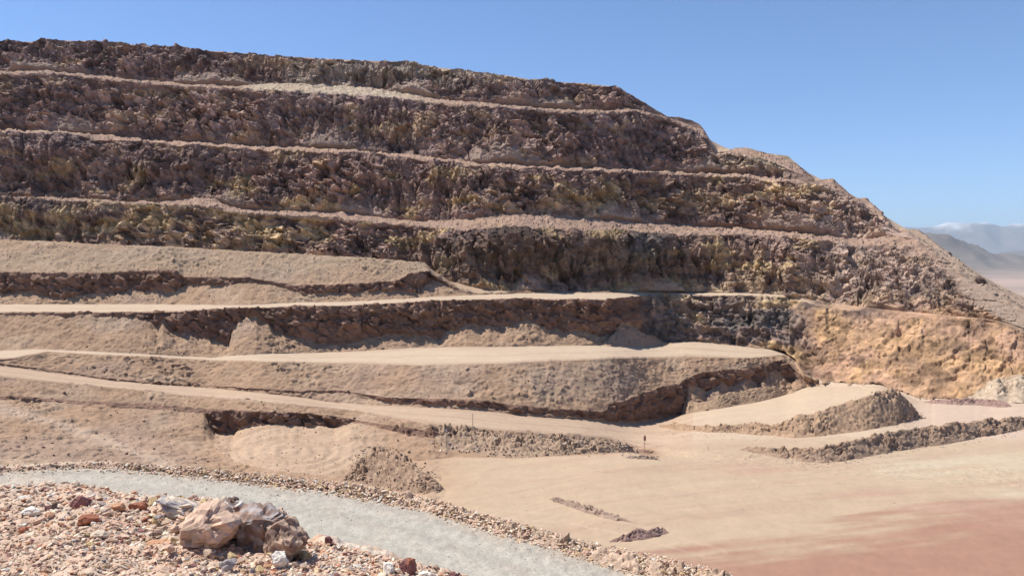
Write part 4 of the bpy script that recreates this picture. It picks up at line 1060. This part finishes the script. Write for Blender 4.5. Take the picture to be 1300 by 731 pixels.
# ------------------------------------------------------------------ survey stakes
def stake(u, v, hpx, label, flag):
    p = ground_at(u, v); k = px(p)
    root = bpy.data.objects.new('marker_stake', None); C.objects.link(root); root.location = p
    tag(root, label, 'stake')
    def tube(name, r, z0, z1, tone, n=8):
        a = np.linspace(0, 2 * math.pi, n, endpoint=False)
        V = np.concatenate([np.stack([r * np.cos(a), r * np.sin(a), 0 * a + z0], -1), np.stack([.8 * r * np.cos(a), .8 * r * np.sin(a), 0 * a + z1], -1), [[0, 0, z1 + r]]])
        Tt = []
        for i in range(n):
            j = (i + 1) % n
            Tt += [[i, j, n + j], [i, n + j, n + i], [n + i, n + j, 2 * n]]
        tri_object(name, V, np.array(Tt), np.tile(vec(tone), (len(V), 1)), M_STONE, parent=root)
    tube('pole', .05, -.3, hpx * k, (.42, .32, .24))
    if flag: tube('head', .2, hpx * k - .15, hpx * k + .45, (.27, .17, .13), 10)
stake(819, 575, 18, 'thin marker stake with a small head standing beside the lowest haul road', True)
stake(600, 543, 17, 'bare thin marker stake standing on the lower haul road above the rubble berm', False)

# ------------------------------------------------------------------ the far land: plain, hill, mountains, air
ZP = -112.0
ang = np.linspace(-math.pi, math.pi, 181)
rad = np.concatenate([[60], np.geomspace(300, 60000, 40)])
A_, R_ = np.meshgrid(ang, rad)
pz = ZP + 0 * A_ - 6 * (R_ < 400)
Pp = np.stack([R_ * np.sin(A_), R_ * np.cos(A_), pz], -1)
pn = fbm(Pp[..., 0] / 3000, Pp[..., 1] / 900, pz * 0, 3, 501)
pc = np.zeros(Pp.shape); pc[:] = vec((.40, .285, .225)); pc = mixc(pc, vec((.33, .25, .205)), sm(-.2, .5, pn)); pc = mixc(pc, vec((.24, .19, .16)), sm(5000, 9500, R_) * .85)
tag(grid_object('desert_plain', Pp, pc, M_FAR), 'pinkish desert plain spreading out far below the ridge', 'plain', kind='structure')

def range_(name, label, pts, D, depth, colr, rough, seed, snow=None):
    p = np.array(pts, float)
    us = np.arange(p[0, 0], p[-1, 0], 3.0)
    vt = np.interp(us, p[:, 0], p[:, 1])
    zt = ray(us, vt)[1] * D
    n = 60
    f = np.linspace(0, 2, n)
    pr = np.where(f < 1, .25 * f ** 2 + .75 * f ** 4, (2 - f) ** 1.2)
    DD = D + (f - 1) * depth
    xk = (us - W / 2) / F
    Q = np.stack([xk[None] * DD[:, None] + 0 * pr[:, None], DD[:, None] + 0 * xk[None], ZP - 5 + pr[:, None] * (zt - ZP)[None]], -1)
    amp = (pr * (1 - .75 * pr))[:, None] * (zt - ZP)[None]
    s_ = rough
    ridg = 1 - 2 * np.abs(fbm(Q[..., 0] / s_, Q[..., 1] / (s_ * 2), 0 * Q[..., 0], 4, seed))
    Q[..., 2] += amp * .55 * ridg
    c = np.zeros(Q.shape); c[:] = vec(colr)
    c = mixc(c, vec((.27, .205, .165)), 1 - sm(.02, .4, pr[:, None] + .1 * ridg))
    if snow:
        mm = sm(snow, snow + 260, Q[..., 2] + 320 * fbm(Q[..., 0] / 1500, Q[..., 1] / 2500, 0 * ridg, 4, 91) - 100) 
        c = mixc(c, vec((.75, .74, .74)), mm * .8)
    tag(grid_object(name, Q, c, M_FAR), label, 'hill' if name == 'hill' else 'mountains', kind='structure')
range_('hill', 'dark grey-brown desert hill rising behind the right ridge', [(700, 345), (1000, 325), (1120, 298), (1160, 294), (1190, 293.5), (1203, 296), (1228, 309), (1256, 320), (1285, 324), (1330, 331), (1450, 341), (1500, 343)], 9000, 2600, (.17, .145, .125), 700, 511)
range_('hill', 'low distant bluish hill at the right edge of the plain', [(1180, 345), (1240, 327), (1270, 321), (1300, 319), (1360, 315), (1450, 322), (1600, 335)], 15000, 3000, (.17, .15, .14), 1200, 517)
range_('mountain_range', 'pale blue mountain range with traces of snow on the horizon', [(600, 318), (900, 306), (1100, 293), (1142, 289.5), (1175, 288), (1203, 285.5), (1225, 289), (1250, 286), (1270, 291), (1282, 288), (1300, 285), (1340, 282), (1400, 288), (1600, 300), (1900, 315)], 34000, 9000, (.20, .17, .15), 4000, 521, snow=1380)

hz = bpy.data.materials.new('thin_air'); hz.use_nodes = True
nt = hz.node_tree
for n in list(nt.nodes):
    if n.type != 'OUTPUT_MATERIAL': nt.nodes.remove(n)
pv = nt.nodes.new('ShaderNodeVolumePrincipled')
pv.inputs['Color'].default_value = (.70, .85, 1.0, 1)
pv.inputs['Density'].default_value = 2.6e-5
pv.inputs['Anisotropy'].default_value = 0.0
nt.links.new(pv.outputs[0], nt.nodes['Material Output'].inputs['Volume'])
bm = bmesh.new(); bmesh.ops.create_cube(bm, size=1.0)
me = bpy.data.meshes.new('haze'); bm.to_mesh(me); bm.free()
me.materials.append(hz)
haze = bpy.data.objects.new('haze', me); C.objects.link(haze)
ztop = 2300.0; zbot = ZP - 9
haze.scale = (124000, 124000, ztop - zbot)
haze.location = (0, 0, (ztop + zbot) / 2)
tag(haze, 'thin bluish haze in the air over the far plain', 'haze', kind='stuff')

print('GRID', NR, K, 'TRIS', sum(len(o.data.polygons) * (1 if len(o.data.polygons[0].vertices) == 3 else 2) for o in bpy.data.objects if o.type == 'MESH'))
